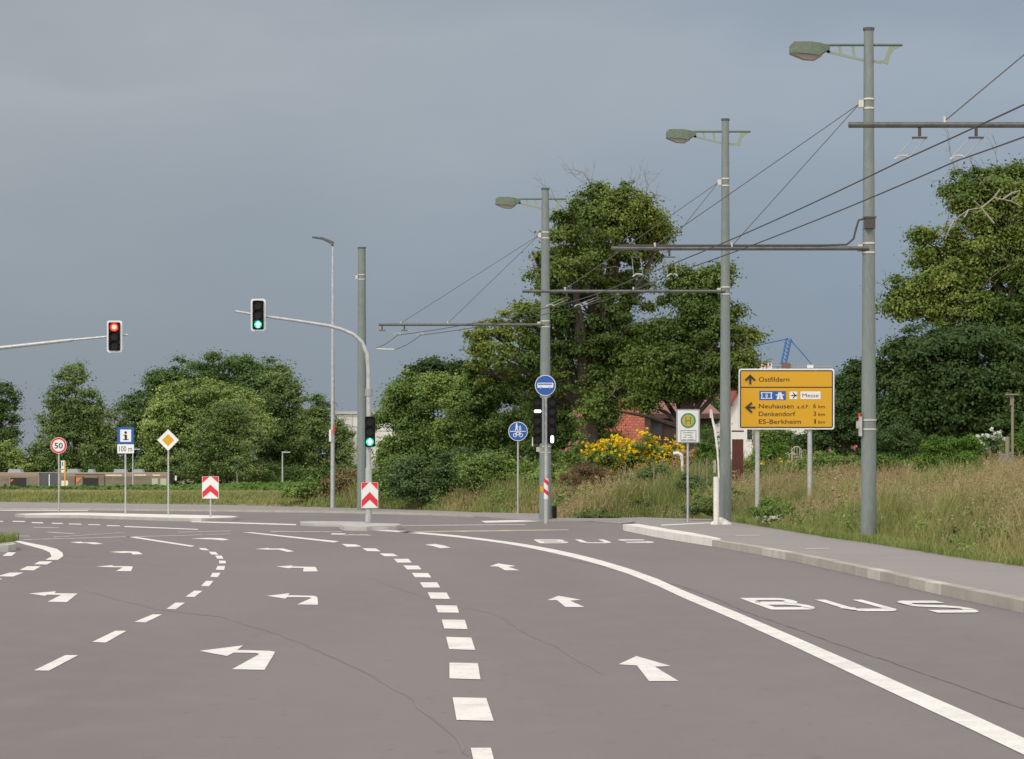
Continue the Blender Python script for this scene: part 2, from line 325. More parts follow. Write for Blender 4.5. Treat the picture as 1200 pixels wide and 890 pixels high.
# ------------------------------------------------------------------ road and markings
mbr = MB(); mbr.add([(x, y, 0) for x, y in EDGE] + [(-300, -40, 0)], [tuple(range(len(EDGE) + 1))], asphalt)
road = struct(mbr.build('road'))
ZP = .004
def flat(name, polys, m, z=ZP, parent=road):
    b = MB()
    for p in polys: b.add([(x, y, z) for x, y in p], [tuple(range(len(p)))], m)
    return b.build(name, parent)
S1 = 1187 / 400; G = lambda ox, s, pts: [PX(ox + x / s, 590 + y / s) for x, y in pts]
R1 = lambda *p: G(0, S1, p); R2 = lambda *p: G(400, S1, p); R3 = lambda *p: G(800, S1, p); R6 = lambda *p: G(0, 4.8, p)
for d in [R1((118, 583), (227, 530), (272, 530), (170, 584)), R1((320, 484), (401, 445), (440, 445), (368, 486)), R1((467, 414), (530, 388), (564, 388), (506, 416)),
          R1((578, 369), (610, 347), (643, 347), (611, 370)), R1((645, 326), (676, 305), (704, 306), (676, 327)), R1((699, 289), (716, 271), (742, 271), (727, 290)),
          R1((731, 257), (739, 243), (767, 243), (757, 258)), R1((750, 232), (757, 219), (783, 219), (779, 233)), R1((762, 210), (762, 200), (784, 201), (786, 210)),
          R1((755, 193), (748, 183), (771, 183), (777, 194)), R1((735, 179), (726, 169), (750, 170), (760, 180)), R1((700, 163), (691, 156), (715, 157), (728, 165)),
          R1((118, 213), (137, 203), (183, 203), (163, 214)), R1((68, 233), (95, 220), (142, 220), (118, 234)), R1((-12, 255), (35, 242), (82, 242), (45, 256)), R1((-60, 272), (-20, 263), (8, 263), (-12, 273)),
          R1((8, 184), (28, 171), (56, 172), (40, 184)), R1((-60, 186), (-30, 173), (-2, 173), (-20, 186)),
          R2((450, 853), (520, 853), (531, 894), (459, 894)), R2((387, 677), (504, 679), (530, 759), (401, 756)), R2((376, 556), (475, 558), (484, 614), (376, 611)),
          R2((364, 466), (452, 469), (466, 512), (375, 509)), R2((349, 406), (430, 407), (439, 439), (358, 437)), R2((327, 356), (402, 357), (409, 382), (336, 381)),
          R2((300, 311), (366, 312), (378, 334), (311, 333)), R2((273, 276), (333, 276), (344, 294), (285, 294)), R2((245, 243), (302, 244), (313, 259), (256, 258)),
          R2((215, 217), (268, 218), (279, 231), (229, 231)), R2((182, 194), (233, 194), (245, 207), (195, 207)), R2((132, 175), (180, 176), (198, 185), (150, 185)),
          R2((72, 157), (120, 158), (137, 168), (90, 167)), R2((0, 142), (50, 144), (72, 151), (20, 152)),
          R6((70, 100), (138, 101), (142, 106), (72, 105)), R6((176, 107), (238, 108), (246, 114), (180, 112)), R6((290, 111), (350, 112), (356, 117), (294, 116)),
          R6((385, 115), (455, 116), (461, 121), (388, 119)), R6((495, 119), (560, 120), (566, 124), (498, 123)), R6((600, 124), (672, 126), (677, 130), (602, 129)), R6((-6, 100), (16, 101), (20, 105), (-4, 105))]:
    flat('lane_dash', [d], paint)
for a in [R1((693, 515), (845, 496), (825, 512), (940, 515), (957, 519), (920, 581), (807, 579), (903, 526), (890, 522), (812, 521), (790, 533)),
          R1((928, 323), (1007, 314), (1002, 321), (1092, 323), (1104, 328), (1106, 354), (1033, 353), (1083, 331), (1075, 328), (1000, 327), (992, 333)),
          R1((960, 221), (1017, 217), (1015, 220.5), (1090, 222), (1098, 223), (1105, 238), (1054, 238), (1056, 226), (1015, 225), (1005, 227)),
          R1((885, 160), (935, 156), (935, 158), (985, 158), (1023, 168), (1000, 170), (968, 162), (930, 162)),
          R1((662, 124), (720, 121), (770, 122), (798, 127), (775, 130), (735, 126)),
          R1((101, 315), (195, 307), (190, 314), (270, 315), (232, 345), (165, 344), (213, 320), (165, 319), (155, 323)),
          R1((332, 221), (395, 216), (390, 219.5), (455, 220), (463, 222), (455, 237), (403, 237), (427, 224), (385, 223.5)),
          R1((380, 170), (430, 167), (480, 169), (498, 178), (462, 179), (455, 173), (425, 174)),
          R1((243, 136), (285, 134), (283, 136.5), (330, 136.5), (360, 142), (325, 143.5), (300, 139), (275, 140))]:
    flat('turn_arrow', [a], paint)
for a in [R2((964, 562), (1026, 533), (1147, 568), (1090, 570), (1173, 620), (1070, 620), (1028, 566)), R2((716, 338), (755, 323), (835, 337), (795, 340), (845, 362), (780, 362), (750, 338)),
          R2((516, 220), (545, 210), (608, 219), (580, 222), (620, 234), (570, 234), (545, 221)), R2((290, 145), (325, 142), (355, 147), (380, 155), (345, 157), (320, 150))]:
    flat('straight_arrow', [a], paint)
def strip(up, lo): return [[up[i], up[i + 1], lo[i + 1], lo[i]] for i in range(len(up) - 1)]
up = R2((20, 89), (120, 92), (200, 96), (310, 104.5), (400, 112), (500, 124), (570, 133), (640, 143), (730, 159), (820, 178), (910, 201), (1000, 228), (1100, 264)) + R3((0, 303), (200, 385), (400, 470), (600, 557), (800, 646), (1000, 733), (1187, 819), (1500, 965))
lo = R2((20, 93), (120, 96), (200, 100.5), (310, 110), (400, 118.5), (500, 131), (570, 141), (640, 153), (730, 172), (820, 193), (910, 218), (1000, 247), (1100, 288)) + R3((0, 329), (200, 414), (400, 505), (600, 600), (800, 694), (1000, 787), (1187, 877), (1500, 1035))
flat('bus_lane_line', strip(up, lo), paint)
flat('edge_line', [R6((50, 206), (110, 213), (250, 240), (320, 258), (352, 280), (356, 298), (325, 320), (255, 320), (290, 300), (280, 278), (240, 260), (150, 236))], paint)
for p, m in [(R1((432, 116), (470, 117), (678, 149), (664, 152)), paint), (R1((840, 101), (880, 102), (1180, 133), (1160, 137)), paint), (R1((665, 62.5), (1030, 73), (1030, 77), (665, 66)), paint),
             (R1((1155, 105), (1200, 106), (1215, 110), (1150, 109)), paint), (R6((700, 129), (900, 137), (1115, 146), (1112, 150), (900, 141.5), (700, 134)), paint), (R6((0, 38.5), (495, 40), (495, 43.5), (0, 42)), paint),
             (R6((245, 162), (300, 163), (425, 170), (420, 173.5), (300, 168)), oldpaint), (R6((190, 135), (330, 136), (330, 140), (190, 139)), oldpaint), (R6((85, 183), (165, 184), (165, 187), (85, 186)), oldpaint),
             (R6((130, 204), (400, 197), (700, 188), (960, 182), (1300, 172), (1300, 174), (960, 185), (700, 192), (400, 200), (130, 207)), oldpaint), (R6((300, 190), (700, 164), (700, 166), (300, 193)), oldpaint), (R6((1000, 163), (1300, 155), (1300, 157.5), (1000, 166)), oldpaint),
             (R2((485, 62), (560, 60), (820, 55), (838, 58), (600, 66), (500, 68)), paint), (R2((10, 108), (90, 109), (110, 113), (10, 112)), oldpaint),
             (R2((200, 99), (520, 94), (790, 91), (790, 94), (520, 99), (200, 103)), orangepaint), (R2((0, 78), (640, 73), (640, 76), (0, 81)), oldpaint), (R1((940, 97), (1187, 99), (1187, 101), (940, 100)), oldpaint)]:
    flat('road_line', [p], m)
# BUS lettering: design box 1 x 1, stretched along the lane
def arc(cx, cy, r, a0, a1, n=5): return [(cx + r * math.cos(R(a0 + (a1 - a0) * i / n)), cy + r * math.sin(R(a0 + (a1 - a0) * i / n))) for i in range(n + 1)]
LET = {'B': [([(.1, .04), (.1, .96)], 0), ([(.0, .93)] + arc(.72, .75, .18, 90, -90) + [(.1, .57)], 0), ([(.1, .50)] + [(.6, .50)] + arc(.72, .25, .18, 90, -90) + [(.0, .07)], 0)],
       'U': [([(.1, 1), (.1, .25)] + arc(.28, .25, .18, 180, 270) + arc(.72, .25, .18, 270, 360) + [(.9, 1)], 0)],
       'S': [([(.95, .92), (.3, .92)] + arc(.28, .74, .18, 90, 270) + [(.7, .5)] + arc(.72, .28, .18, 90, -90) + [(.02, .08)], 0)]}
def busword(name, x0, y0, y1, lw, lh, gap, skew):
    b = MB(); ox, oy = x0, y0
    for i, ch in enumerate('BUS'):
        for pts, _ in LET[ch]:
            for q in stroke_poly(pts, .215):
                b.add([(ox + i * (lw + gap) + p.x * lw + p.y * skew, oy + p.y * lh + i * y1, ZP + .0008 * (i + 1)) for p in q], [(0, 1, 2, 3)], paint)
    # small offsets stop the overlapping strokes from sharing a plane
    for k in range(0, len(b.v), 4):
        for j in range(4): x, y, z = b.v[k + j]; b.v[k + j] = (x, y, z + (k // 4 % 7) * .0006)
    b.build(name, road)
x0, y0 = PX(800 + 305 / S1, 590 + 370 / S1); busword('bus_lettering', x0, y0, -.33, .52, 2.35, .285, -.10)
x0, y0 = PX(400 + 690 / S1, 590 + 139.5 / S1); busword('bus_lettering', x0, y0, -.0, .62, 2.9, .27, -.10)
def crack(name, pts, wd, m):
    b = MB()
    dense = []
    for a, c in zip(pts[:-1], pts[1:]):
        n = max(2, int(math.dist(a, c) / .35))
        for i in range(n):
            t = i / n; dense.append((a[0] + (c[0] - a[0]) * t + rnd.uniform(-.02, .02), a[1] + (c[1] - a[1]) * t))
    dense.append(pts[-1]); n = len(dense); ws = [wd * rnd.uniform(.4, 1.3) for _ in range(n)]; vs = []
    for i, p in enumerate(dense):
        a = Vector(dense[max(0, i - 1)]); c = Vector(dense[min(n - 1, i + 1)]); d = (c - a).normalized(); nn = Vector((-d.y, d.x)) * ws[i] / 2
        vs += [(p[0] + nn.x, p[1] + nn.y, .002), (p[0] - nn.x, p[1] - nn.y, .002)]
    b.add(vs, [(2 * i, 2 * i + 2, 2 * i + 3, 2 * i + 1) for i in range(n - 1)], m); b.build(name, road)
crack('crack', R2((100, 260), (180, 290), (300, 330), (430, 365), (540, 385), (640, 450), (740, 495), (820, 545), (910, 595)), .022, seam)
crack('crack', R2((0, 550), (160, 630), (250, 690), (350, 770), (430, 850), (440, 880)), .02, seam)
crack('crack', R1((300, 305), (430, 340), (560, 372), (760, 395), (950, 450), (1070, 495), (1187, 550)), .02, seam)
crack('crack', R1((0, 183), (290, 184)), .12, seam)
crack('joint', R3((-500, 175), (-300, 215), (0, 290), (120, 335), (240, 385), (400, 440), (600, 512), (800, 580), (1000, 650), (1187, 718), (1500, 830)), .03, tar)

# ------------------------------------------------------------------ pavements, kerbs, islands
KP = [PX(*p) for p in ((730, 621.7), (762, 628.5), (790, 633.5), (834.4, 640.5), (880, 648.5), (934.8, 659), (1002, 674), (1103, 697.5), (1200, 718.7))] + [(5.55, 10), (5.7, -30)]
def offset(pts, d):
    o = []
    for i, p in enumerate(pts):
        a = Vector(pts[max(0, i - 1)]); b = Vector(pts[min(len(pts) - 1, i + 1)]); t = (b - a).normalized(); n = Vector((-t.y, t.x)); o.append((p[0] + n.x * d, p[1] + n.y * d))
    return o
KI = offset(KP, .17)
E_R = [e for e in EDGE if e[1] <= 75]            # verge edge, near to far
b = MB(); b.slab([KI[i] for i in range(len(KI))] + [(x + .12, y) for x, y in E_R] + [(3.9, 76.5)], -.02, .118, asphalt2, kerbm); struct(b.build('pavement'))
kerb_b = mat('kerb_concrete_dark', (.37, .335, .295), .9, noise=[(2, .4, .7, (.30, .27, .24))]); kerb_c = mat('kerb_concrete_pale', (.52, .48, .43), .85, noise=[(2, .4, .7, (.42, .385, .34))])
def kerbline(name, a, c, m, h, seg=1.0):
    b = MB(); n = len(a); mm = m
    for i in range(n - 1):
        L0 = math.dist(a[i], a[i + 1]); k = max(1, int(L0 / seg))
        for j in range(k):
            m = mm if mm is not kerbm else rnd.choice((kerbm, kerbm, kerb_b, kerb_c)); u0, u1 = j / k, (j + 1) / k - .022 / max(L0, .1) ; lp = lambda p, q, u: (p[0] + (q[0] - p[0]) * u, p[1] + (q[1] - p[1]) * u)
            b.slab([lp(a[i], a[i + 1], u0), lp(a[i], a[i + 1], u1), lp(c[i], c[i + 1], u1), lp(c[i], c[i + 1], u0)], -.05, h + rnd.uniform(-.003, .003), m)
    return struct(b.build(name))
kerbline('kerb', KP[3:], KI[3:], kerbm, .125)
KW = offset(KP, .42); b = kerbline('raised_kerb', KP[:4], [(KW[0][0], KW[0][1]), KW[1], KW[2], KI[3]], kerbw, .16, 3)
# white line on the pavement edge
b = MB(); b.add([(*p, .123) for p in (PX(775, 615.2, .12), PX(832, 612.6, .12), PX(832, 613.6, .12), PX(775, 616.3, .12))], [(0, 1, 2, 3)], paint)
for q in ((942, 643), (860, 627.5)): b.add([(*p, .122) for p in (PX(q[0], q[1], .12), PX(q[0] + 31, q[1] - .6, .12), PX(q[0] + 31, q[1] + .6, .12), PX(q[0] + 3, q[1] + 1.2, .12))], [(0, 1, 2, 3)], kerbm)
struct(b.build('pavement_line'))
# far footpath in front of the verge
E_F = [e for e in EDGE if 76 < e[1] < 170]
ff = [PX(*p) for p in ((728, 615), (690, 612), (640, 611.5), (590, 609), (556, 606.2), (520, 604.5), (400, 601.5), (250, 599.5), (100, 598.2), (0, 597.8))] + [(-60, 124), (-120, 150)]
b = MB(); b.slab([(3.9, 76.5)] + ff[0:] + [(x, y + .1) for x, y in reversed(E_F)], -.02, .035, asphalt2); struct(b.build('footpath'))
b = MB()
for i in range(4, len(ff) - 1): b.slab([ff[i], offset(ff, .16)[i], offset(ff, .16)[i + 1], ff[i + 1]][::-1], -.02, .07, kerbm)
struct(b.build('far_kerb'))
def island(name, top, h=.12, m=kerbw, msurf=None):
    p = [PX(x, y, h) for x, y in top]; cx = sum(a for a, _ in p) / len(p); cy = sum(c for _, c in p) / len(p)
    b = MB(); b.slab(p, -.02, h, msurf or m, m); 
    # lower outer bevel so the edge is not razor sharp
    q = [(cx + (a - cx) * 1.01, cy + (c - cy) * 1.05) for a, c in p]; b.slab(q, -.02, h * .8, m)
    return struct(b.build(name))
island('traffic_island', [(18, 602.5), (60, 601.2), (100, 601), (170, 602.5), (250, 604.2), (272, 604.8), (279, 605.6), (272, 606.6), (236, 607.6), (190, 606.6), (100, 603.9), (30, 603.4)], .10, mat('island_concrete', (.44, .425, .40), .85, noise=[(1.5, .4, .7, (.36, .345, .32))]), kerbw)
island('traffic_island', [(352, 611.4), (365, 610.8), (425, 611.6), (430, 612.6), (425, 614), (370, 613.6), (352, 612.8)], .08, MATS['island_concrete'])
island('traffic_island', [(398, 615.2), (406, 614), (440, 613.2), (466, 613.8), (471, 615), (464, 616.4), (430, 617.2), (404, 616.8)], .11, MATS['island_concrete'])
island('traffic_island', [(-90, 634), (0, 633), (13, 634.5), (19, 637.5), (10, 639.2), (-90, 641)], .12, MATS['island_concrete'])
# ================================================================== street furniture
def pole(b, x, y, z0, z1, r0, r1, m, n=14): b.tube([(x, y, z0 + (z1 - z0) * i / 4) for i in range(5)], [r0 + (r1 - r0) * i / 4 for i in range(5)], m, n)
def band(b, x, y, z, r, h, m): b.tube([(x, y, z - h / 2), (x, y, z + h / 2)], r, m, 14)
GM = 'steel masts of the overhead line'
def mast(px, Y, zb, zt_, label, lamp=True, arm=None, clampz=(), r0=.16, r1=.095, extra=None):
    x = (px - 600) * Y / F if px is not None else extra['x']
    t = thing('overhead_line_mast', label, 'mast', (x, Y, zb), GM)
    b = MB(); pole(b, x, Y, zb - .3, zt_, r0, r1, mastm); b.build('pole', t, True)
    b = MB(); band(b, x, Y, zt_ + .01, r1 + .018, .05, mastd); b.build('cap', t, True)
    rz = lambda z: r0 + (r1 - r0) * (z - zb) / (zt_ - zb)
    for z in clampz:
        b = MB(); band(b, x, Y, z - .09, rz(z) + .012, .035, clamp); band(b, x, Y, z + .09, rz(z) + .012, .035, clamp); b.box((x - rz(z) - .05, Y - .02, z), (.10, .07, .14), clamp); b.build('clamp', t, True)
    if lamp:
        zl = zt_ - .30; xl = x - 1.42
        b = MB(); b.tube([(xl + .6, Y, zl), (x + .66, Y, zl)], .026, lampgreen, 8)
        b.prism([(x + .62, zl - .03), (x + .50, zl - .09), (x + .42, zl - .22), (x + .38, zl - .38), (x + .22, zl - .34), (x + .20, zl - .30), (x + .30, zl - .30), (x + .34, zl - .18), (x + .40, zl - .03)], Y - .012, Y + .012, lampalu)
        b.prism([(x + r1 * .8, zl - .34), (x + .24, zl - .37), (x + .24, zl - .32), (x + r1 * .8, zl - .29)], Y - .010, Y + .010, lampalu)
        b.prism([(xl + .6, zl - .15), (xl + .6, zl - .02), (xl + .66, zl - .02), (xl + .66, zl - .16)], Y - .012, Y + .012, lampalu)
        for q in (.86, 1.12): b.prism([(xl + q, zl - .16 - (q - .6) * .19), (xl + q + .05, zl - .18 - (q - .6) * .19), (xl + q + .02, zl - .02), (xl + q - .04, zl - .02)], Y - .008, Y + .008, lampalu)
        b.prism([(xl + .6, zl - .15), (x - r1, zl - .325), (x - r1, zl - .275), (xl + .6, zl - .10)], Y - .012, Y + .012, lampalu)
        b.build('lamp_bracket', t)
        # lamp head: tapered shell over a sloping glass
        h = MB(); st = [(-.12, -.17, -.02, .10), (-.05, -.17, .05, .16), (.28, -.20, .05, .17), (.44, -.22, .03, .16), (.60, -.12, .0, .08), (.66, -.07, -.02, .05)]
        vs = []; 
        for dx, zl0, zh, hw in st: vs += [(xl + dx, Y - hw, zl + zl0), (xl + dx, Y - hw * .8, zl + zh), (xl + dx, Y + hw * .8, zl + zh), (xl + dx, Y + hw, zl + zl0)]
        fs = [(0, 1, 2, 3), (23, 22, 21, 20)]
        for i in range(5):
            for k in range(3): fs.append((i * 4 + k, (i + 1) * 4 + k, (i + 1) * 4 + k + 1, i * 4 + k + 1))
        h.add(vs, fs, lampgreen); ho = h.build('lamp_head', t)
        g = MB(); gs = [(-.11, -.168, -.02), (.15, -.20, -.11), (.36, -.22, -.10), (.50, -.20, -.02)]; vs = []
        for dx, z_, dz in gs: vs += [(xl + dx, Y - .13, zl + z_ + .01), (xl + dx, Y - .08, zl + z_ + dz * .8), (xl + dx, Y + .08, zl + z_ + dz * .8), (xl + dx, Y + .13, zl + z_ + .01)]
        fs = [(0, 1, 2, 3), (15, 14, 13, 12)] + [(i * 4 + k, (i + 1) * 4 + k, (i + 1) * 4 + k + 1, i * 4 + k + 1) for i in range(3) for k in range(3)]
        g.add(vs, fs, lampopal); gl = g.build('lamp_glass', None)
        gl.data.transform(Matrix.Translation(-world_loc(t))); gl.parent = ho
    if arm:
        za, xl, stays, zc, hangs, wirez = arm
        b = MB(); b.tube([(xl, Y - .12, za), (x - .02 if xl < x else x, Y - .12, za)], .04, armm, 8)
        if xl < x - .2: b.tube([(x - .6, Y - .12, za), (x - .2, Y - .1, za)], .028, clamp, 8)
        b.build('cantilever_arm', t, True)
        for xs in stays:
            b = MB(); b.tube([(x - rz(zc) - .08, Y, zc), (xs, Y - .12, za + .05)], .009, wirem, 5); b.tube([(xs, Y - .12, za + .02), (xs, Y - .12, za + .11)], .025, clamp, 6); b.build('stay_cable', t)
        for xh, xw, yw in hangs:     # hanger: insulator below the arm, two rods down to the wire clip
            b = MB(); b.tube([(xh, Y - .12, za - .04), (xh, Y - .12, za - .15)], .022, insul, 6); b.box((xh, Y - .12, za - .17), (.20, .04, .022), insul)
            b.tube([(xh - .08, Y - .12, za - .18), (xw - .09, yw, wirez + .04)], .006, wirel, 4); b.tube([(xh + .08, Y - .12, za - .18), (xw + .09, yw, wirez + .04)], .006, wirel, 4)
            b.tube([(xw - .11, yw, wirez + .01), (xw - .04, yw, wirez + .06), (xw + .05, yw, wirez + .06), (xw + .10, yw, wirez + .02)], .014, insulw, 6); b.build('hanger', t)
    return t
# contact wire points (x, y, z) at each arm
Y0, Y1, Y2, Y3, Y4 = 34.1, 50.0, 66.7, 79.0, 100.0
def W(px, py, Y): return AT(px, py, Y)
wa = [W(1058, 188, Y0), W(748, 325, Y1), W(645, 360, Y2), W(466, 393, Y3), W(438, 409, 87)]
wb = [W(1123, 188, Y0), W(788, 321, Y1), W(678, 360, Y2), W(493, 393, Y3), W(462, 410, 87)]
z0w = wa[0].z
m0 = mast(None, Y0, .1, 10.1, 'bare mast beyond the right frame edge whose dark arm reaches in across the second mast', False, (AT(993, 148, Y0).z, AT(993, 148, Y0).x, [AT(1105, 143, Y0).x, 8.2], 9.0, [(AT(1076, 0, Y0).x, wa[0].x, wa[0].y), (AT(1142, 0, Y0).x, wb[0].x, wb[0].y)], z0w), (9.0,), extra={'x': 9.4})
m1_ = mast(1018, Y1, .12, AT(0, 35, Y1).z, 'tallest grey green lamp mast at right with a black cable loop, nearest the viewer', True,
          (AT(0, 292, Y1).z, AT(716, 0, Y1).x, [AT(767, 0, Y1).x, AT(857, 0, Y1).x], AT(0, 122, Y1).z, [(AT(745, 0, Y1).x, wa[1].x, wa[1].y), (AT(784, 0, Y1).x, wb[1].x, wb[1].y)], wa[1].z),
          (AT(0, 122, Y1).z, AT(0, 291, Y1).z, AT(0, 498, Y1).z))
m2_ = mast(850, Y2, .2, AT(0, 141, Y2).z, 'lamp mast left of the yellow direction sign, with a white lump at its foot', True,
          (AT(0, 342, Y2).z, AT(612, 0, Y2).x, [AT(662, 0, Y2).x, AT(742, 0, Y2).x], AT(0, 214, Y2).z, [(AT(664, 0, Y2).x, wa[2].x, wa[2].y), (AT(700, 0, Y2).x, wb[2].x, wb[2].y)], wa[2].z),
          (AT(0, 214, Y2).z, AT(0, 341, Y2).z), r0=.155)
m3_ = mast(639, Y3, .06, AT(0, 222, Y3).z, 'lamp mast standing behind the round blue bus sign and its signals', True,
          (AT(0, 381, Y3).z, AT(444, 0, Y3).x, [AT(470, 0, Y3).x, AT(525, 0, Y3).x], AT(0, 276, Y3).z, [(AT(448, 0, Y3).x, wa[3].x, wa[3].y), (AT(474, 0, Y3).x, wb[3].x, wb[3].y)], wa[3].z),
          (AT(0, 276, Y3).z, AT(0, 380, Y3).z, AT(0, 527, Y3).z), r0=.20, r1=.11)
x4 = AT(424, 0, Y4).x
m4_ = mast(424, Y4, .07, AT(0, 291, Y4).z, 'plain dark mast with no lamp behind the curved signal mast', False, None, (AT(0, 325, Y4).z,), r0=.19, r1=.15)
# cable box and loop on the near mast, small box at its foot
x1 = AT(1018, 0, Y1).x
b = MB(); zb = AT(0, 263, Y1).z; b.box((x1, Y1 - .14, zb), (.20, .16, .20), insul); b.box((x1, Y1 - .14, zb + .12), (.24, .2, .03), mastd); b.build('cable_box', m1_)
b = MB(); za = AT(0, 292, Y1).z; b.tube([(x1 - .08, Y1 - .18, zb + .1), (x1 - .22, Y1 - .18, zb + .06), (x1 - .27, Y1 - .18, zb - .1), (x1 - .32, Y1 - .18, zb - .3), (x1 - .45, Y1 - .16, za + .07), (x1 - .9, Y1 - .12, za + .06), (x1 - 4.9, Y1 - .12, za + .055)], .02, wirem, 6); b.build('cable', m1_, True)
b = MB(); b.box((x1 - .17, Y1 - .05, AT(0, 500, Y1).z), (.06, .12, .38), galv); b.box((x1 - .19, Y1 - .05, AT(0, 488, Y1).z), (.03, .10, .12), red); b.build('junction_box', m1_)
x2 = AT(850, 0, Y2).x
b = MB(); b.tube([(x2 - .12, Y2 - .1, .08), (x2 - .12, Y2 - .1, .16), (x2 - .12, Y2 - .1, .25), (x2 - .12, Y2 - .1, .30)], [.30, .27, .13, .03], kerbw, 12); b.build('concrete_foot', m2_, True)
x3 = AT(639, 0, Y3).x
b = MB(); b.box((x3 + .28, Y3, .25), (.14, .14, .38), black); b.build('ground_box', m3_)
b = MB(); b.tube([(AT(438, 0, 87).x, 87, wa[4].z), (AT(462, 0, 87).x, 87, wb[4].z)], .03, insulw, 6); sb = b.build('wire_spreader'); tag(sb, 'pale spreader bar joining the two contact wires left of the last arm', 'spreader')
def sag(a, c, n=10, s=.06):
    return [a.lerp(c, i / n) + Vector((0, 0, -4 * s * (i / n) * (1 - i / n))) for i in range(n + 1)]
for wpts, far, lab in ((wa, AT(1230, 104, 27), 'upper of the two contact wires crossing the near mast'), (wb, AT(1230, 145, 28), 'lower of the two contact wires crossing the near mast')):
    pts = []
    d = (far - wpts[0]); chain = [wpts[0] + d * 4, ] + wpts
    for a, c in zip(chain[:-1], chain[1:]): pts += sag(a, c)[:-1]
    pts.append(chain[-1]); b = MB(); b.tube(pts, .0105, wirem, 5); tag(b.build('contact_wire'), lab, 'wire', 'trolleybus contact wires')
# slim LED street lamp
Y = 107; x = AT(390, 0, Y).x
t = thing('street_lamp', 'slim silver lamp post with one flat head, left of the dark mast', 'street lamp', (x, Y, 0))
b = MB(); pole(b, x, Y, 0, AT(0, 286, Y).z, .10, .05, galv); b.build('post', t, True)
z = AT(0, 286, Y).z; b = MB(); b.tube([(x, Y, z - .1), (x - .02, Y, z + .1)], .055, armm, 8)
b.prism([(x + .03, z - .05), (x - .05, z + .12), (x - .42, z + .27), (x - .86, z + .30), (x - .86, z + .25), (x - .45, z + .18), (x - .12, z + .02)], Y - .14, Y + .14, armm); b.build('lamp_head', t)
b = MB(); b.box((x - .10, Y - .1, 4.55 - 1.5), (.1, .1, .5), white); b.box((x + .05, Y - .1, 3.3), (.06, .05, .35), red); b.build('sticker_box', t)
# ------------------------------------------------------------------ traffic signals
def lens(b, c, r, y, mode):
    if mode == 'off': b.prism(circ(c[0], c[1], r, 16), y, y + .02, lens0)
def signal(parent, x, Y, z0, z1, wd, modes, back=None, name='signal_head', tilt=0):
    """front faces -Y; z0..z1 housing, modes from the top"""
    n = len(modes); b = MB(); b.prism(rrect(x - wd / 2, z0, x + wd / 2, z1, .04), Y - .08, Y + .12, black)
    hh = (z1 - z0) / n; r = min(wd, hh) * .40
    for i in range(n):        # visors: half tubes over each lens
        cz = z1 - hh * (i + .5); m = 10; vs = []
        for k in range(m + 1):
            a = R(-15 + 210 * k / m); vs += [(x + r * 1.15 * math.cos(a), Y - .085, cz + r * 1.15 * math.sin(a)), (x + r * 1.15 * math.cos(a), Y - .085 - .19 * max(.15, math.sin(max(0, a) if a < math.pi else 0) + .25), cz + r * 1.15 * math.sin(a))]
        b.add(vs, [(2 * k, 2 * k + 1, 2 * k + 3, 2 * k + 2) for k in range(m)], black)
    o = b.build(name, parent)
    def sub(mb, nm):
        q = mb.build(nm, None); q.data.transform(Matrix.Translation(-world_loc(parent))); q.parent = o
    for i, md in enumerate(modes):
        cz = z1 - hh * (i + .5); l = MB(); y = Y - .09
        if md == 'off': l.prism(circ(x, cz, r, 16), y, y + .012, lens0); l.prism(circ(x + r*.1, cz + r * .2, r * .3, 8), y - .01, y, signback if False else lens0)
        if md == 'red': l.prism(circ(x, cz, r * 1.12, 20), y, y + .012, glow_red2); l.prism(circ(x, cz, r * .66, 20), y - .006, y - .001, glow_red)
        if md == 'up':
            l.prism(circ(x, cz, r, 20), y, y + .012, glow_green2); a = r * .85
            l.prism([(x, cz + a), (x + a * .85, cz + .05 * a), (x + a * .85, cz - .12 * a), (x + a * .4, cz - .12 * a), (x + a * .36, cz - a * .9), (x - a * .36, cz - a * .9), (x - a * .4, cz - .12 * a), (x - a * .85, cz - .12 * a), (x - a * .85, cz + .05 * a)], y - .006, y, glow_green)
        if md == 'bar_h': l.prism(circ(x, cz, r, 16), y, y + .012, lens0); l.prism(rrect(x - r * 1.05, cz - r * .42, x + r * 1.05, cz + r * .42, r * .4), y - .03, y - .02, glow_white)
        if md == 'bar_v': l.prism(circ(x, cz, r, 16), y, y + .012, lens0); l.prism(rrect(x - r * .48, cz - r * 1.1, x + r * .48, cz + r * 1.1, r * .45), y - .03, y - .02, glow_white)
        sub(l, 'lamp' if md != 'off' else 'lens')
    if back:
        e, rr = back; bb = MB(); ro = rrect(x - wd / 2 - e, z0 - e, x + wd / 2 + e, z1 + e, .07); ri = rrect(x - wd / 2 + .002, z0 + .002, x + wd / 2 - .002, z1 - .002, .02)
        bb.prism(ro, Y + .02, Y + .04, white); bb.rings(ro, ri, Y - .03, white)
        n_ = len(ro); bb.add([(p[0], Y - .03, p[1]) for p in ro] + [(p[0], Y + .02, p[1]) for p in ro], [(i, i + n_, (i + 1) % n_ + n_, (i + 1) % n_) for i in range(n_)], white)
        sub(bb, 'backplate')
    return o
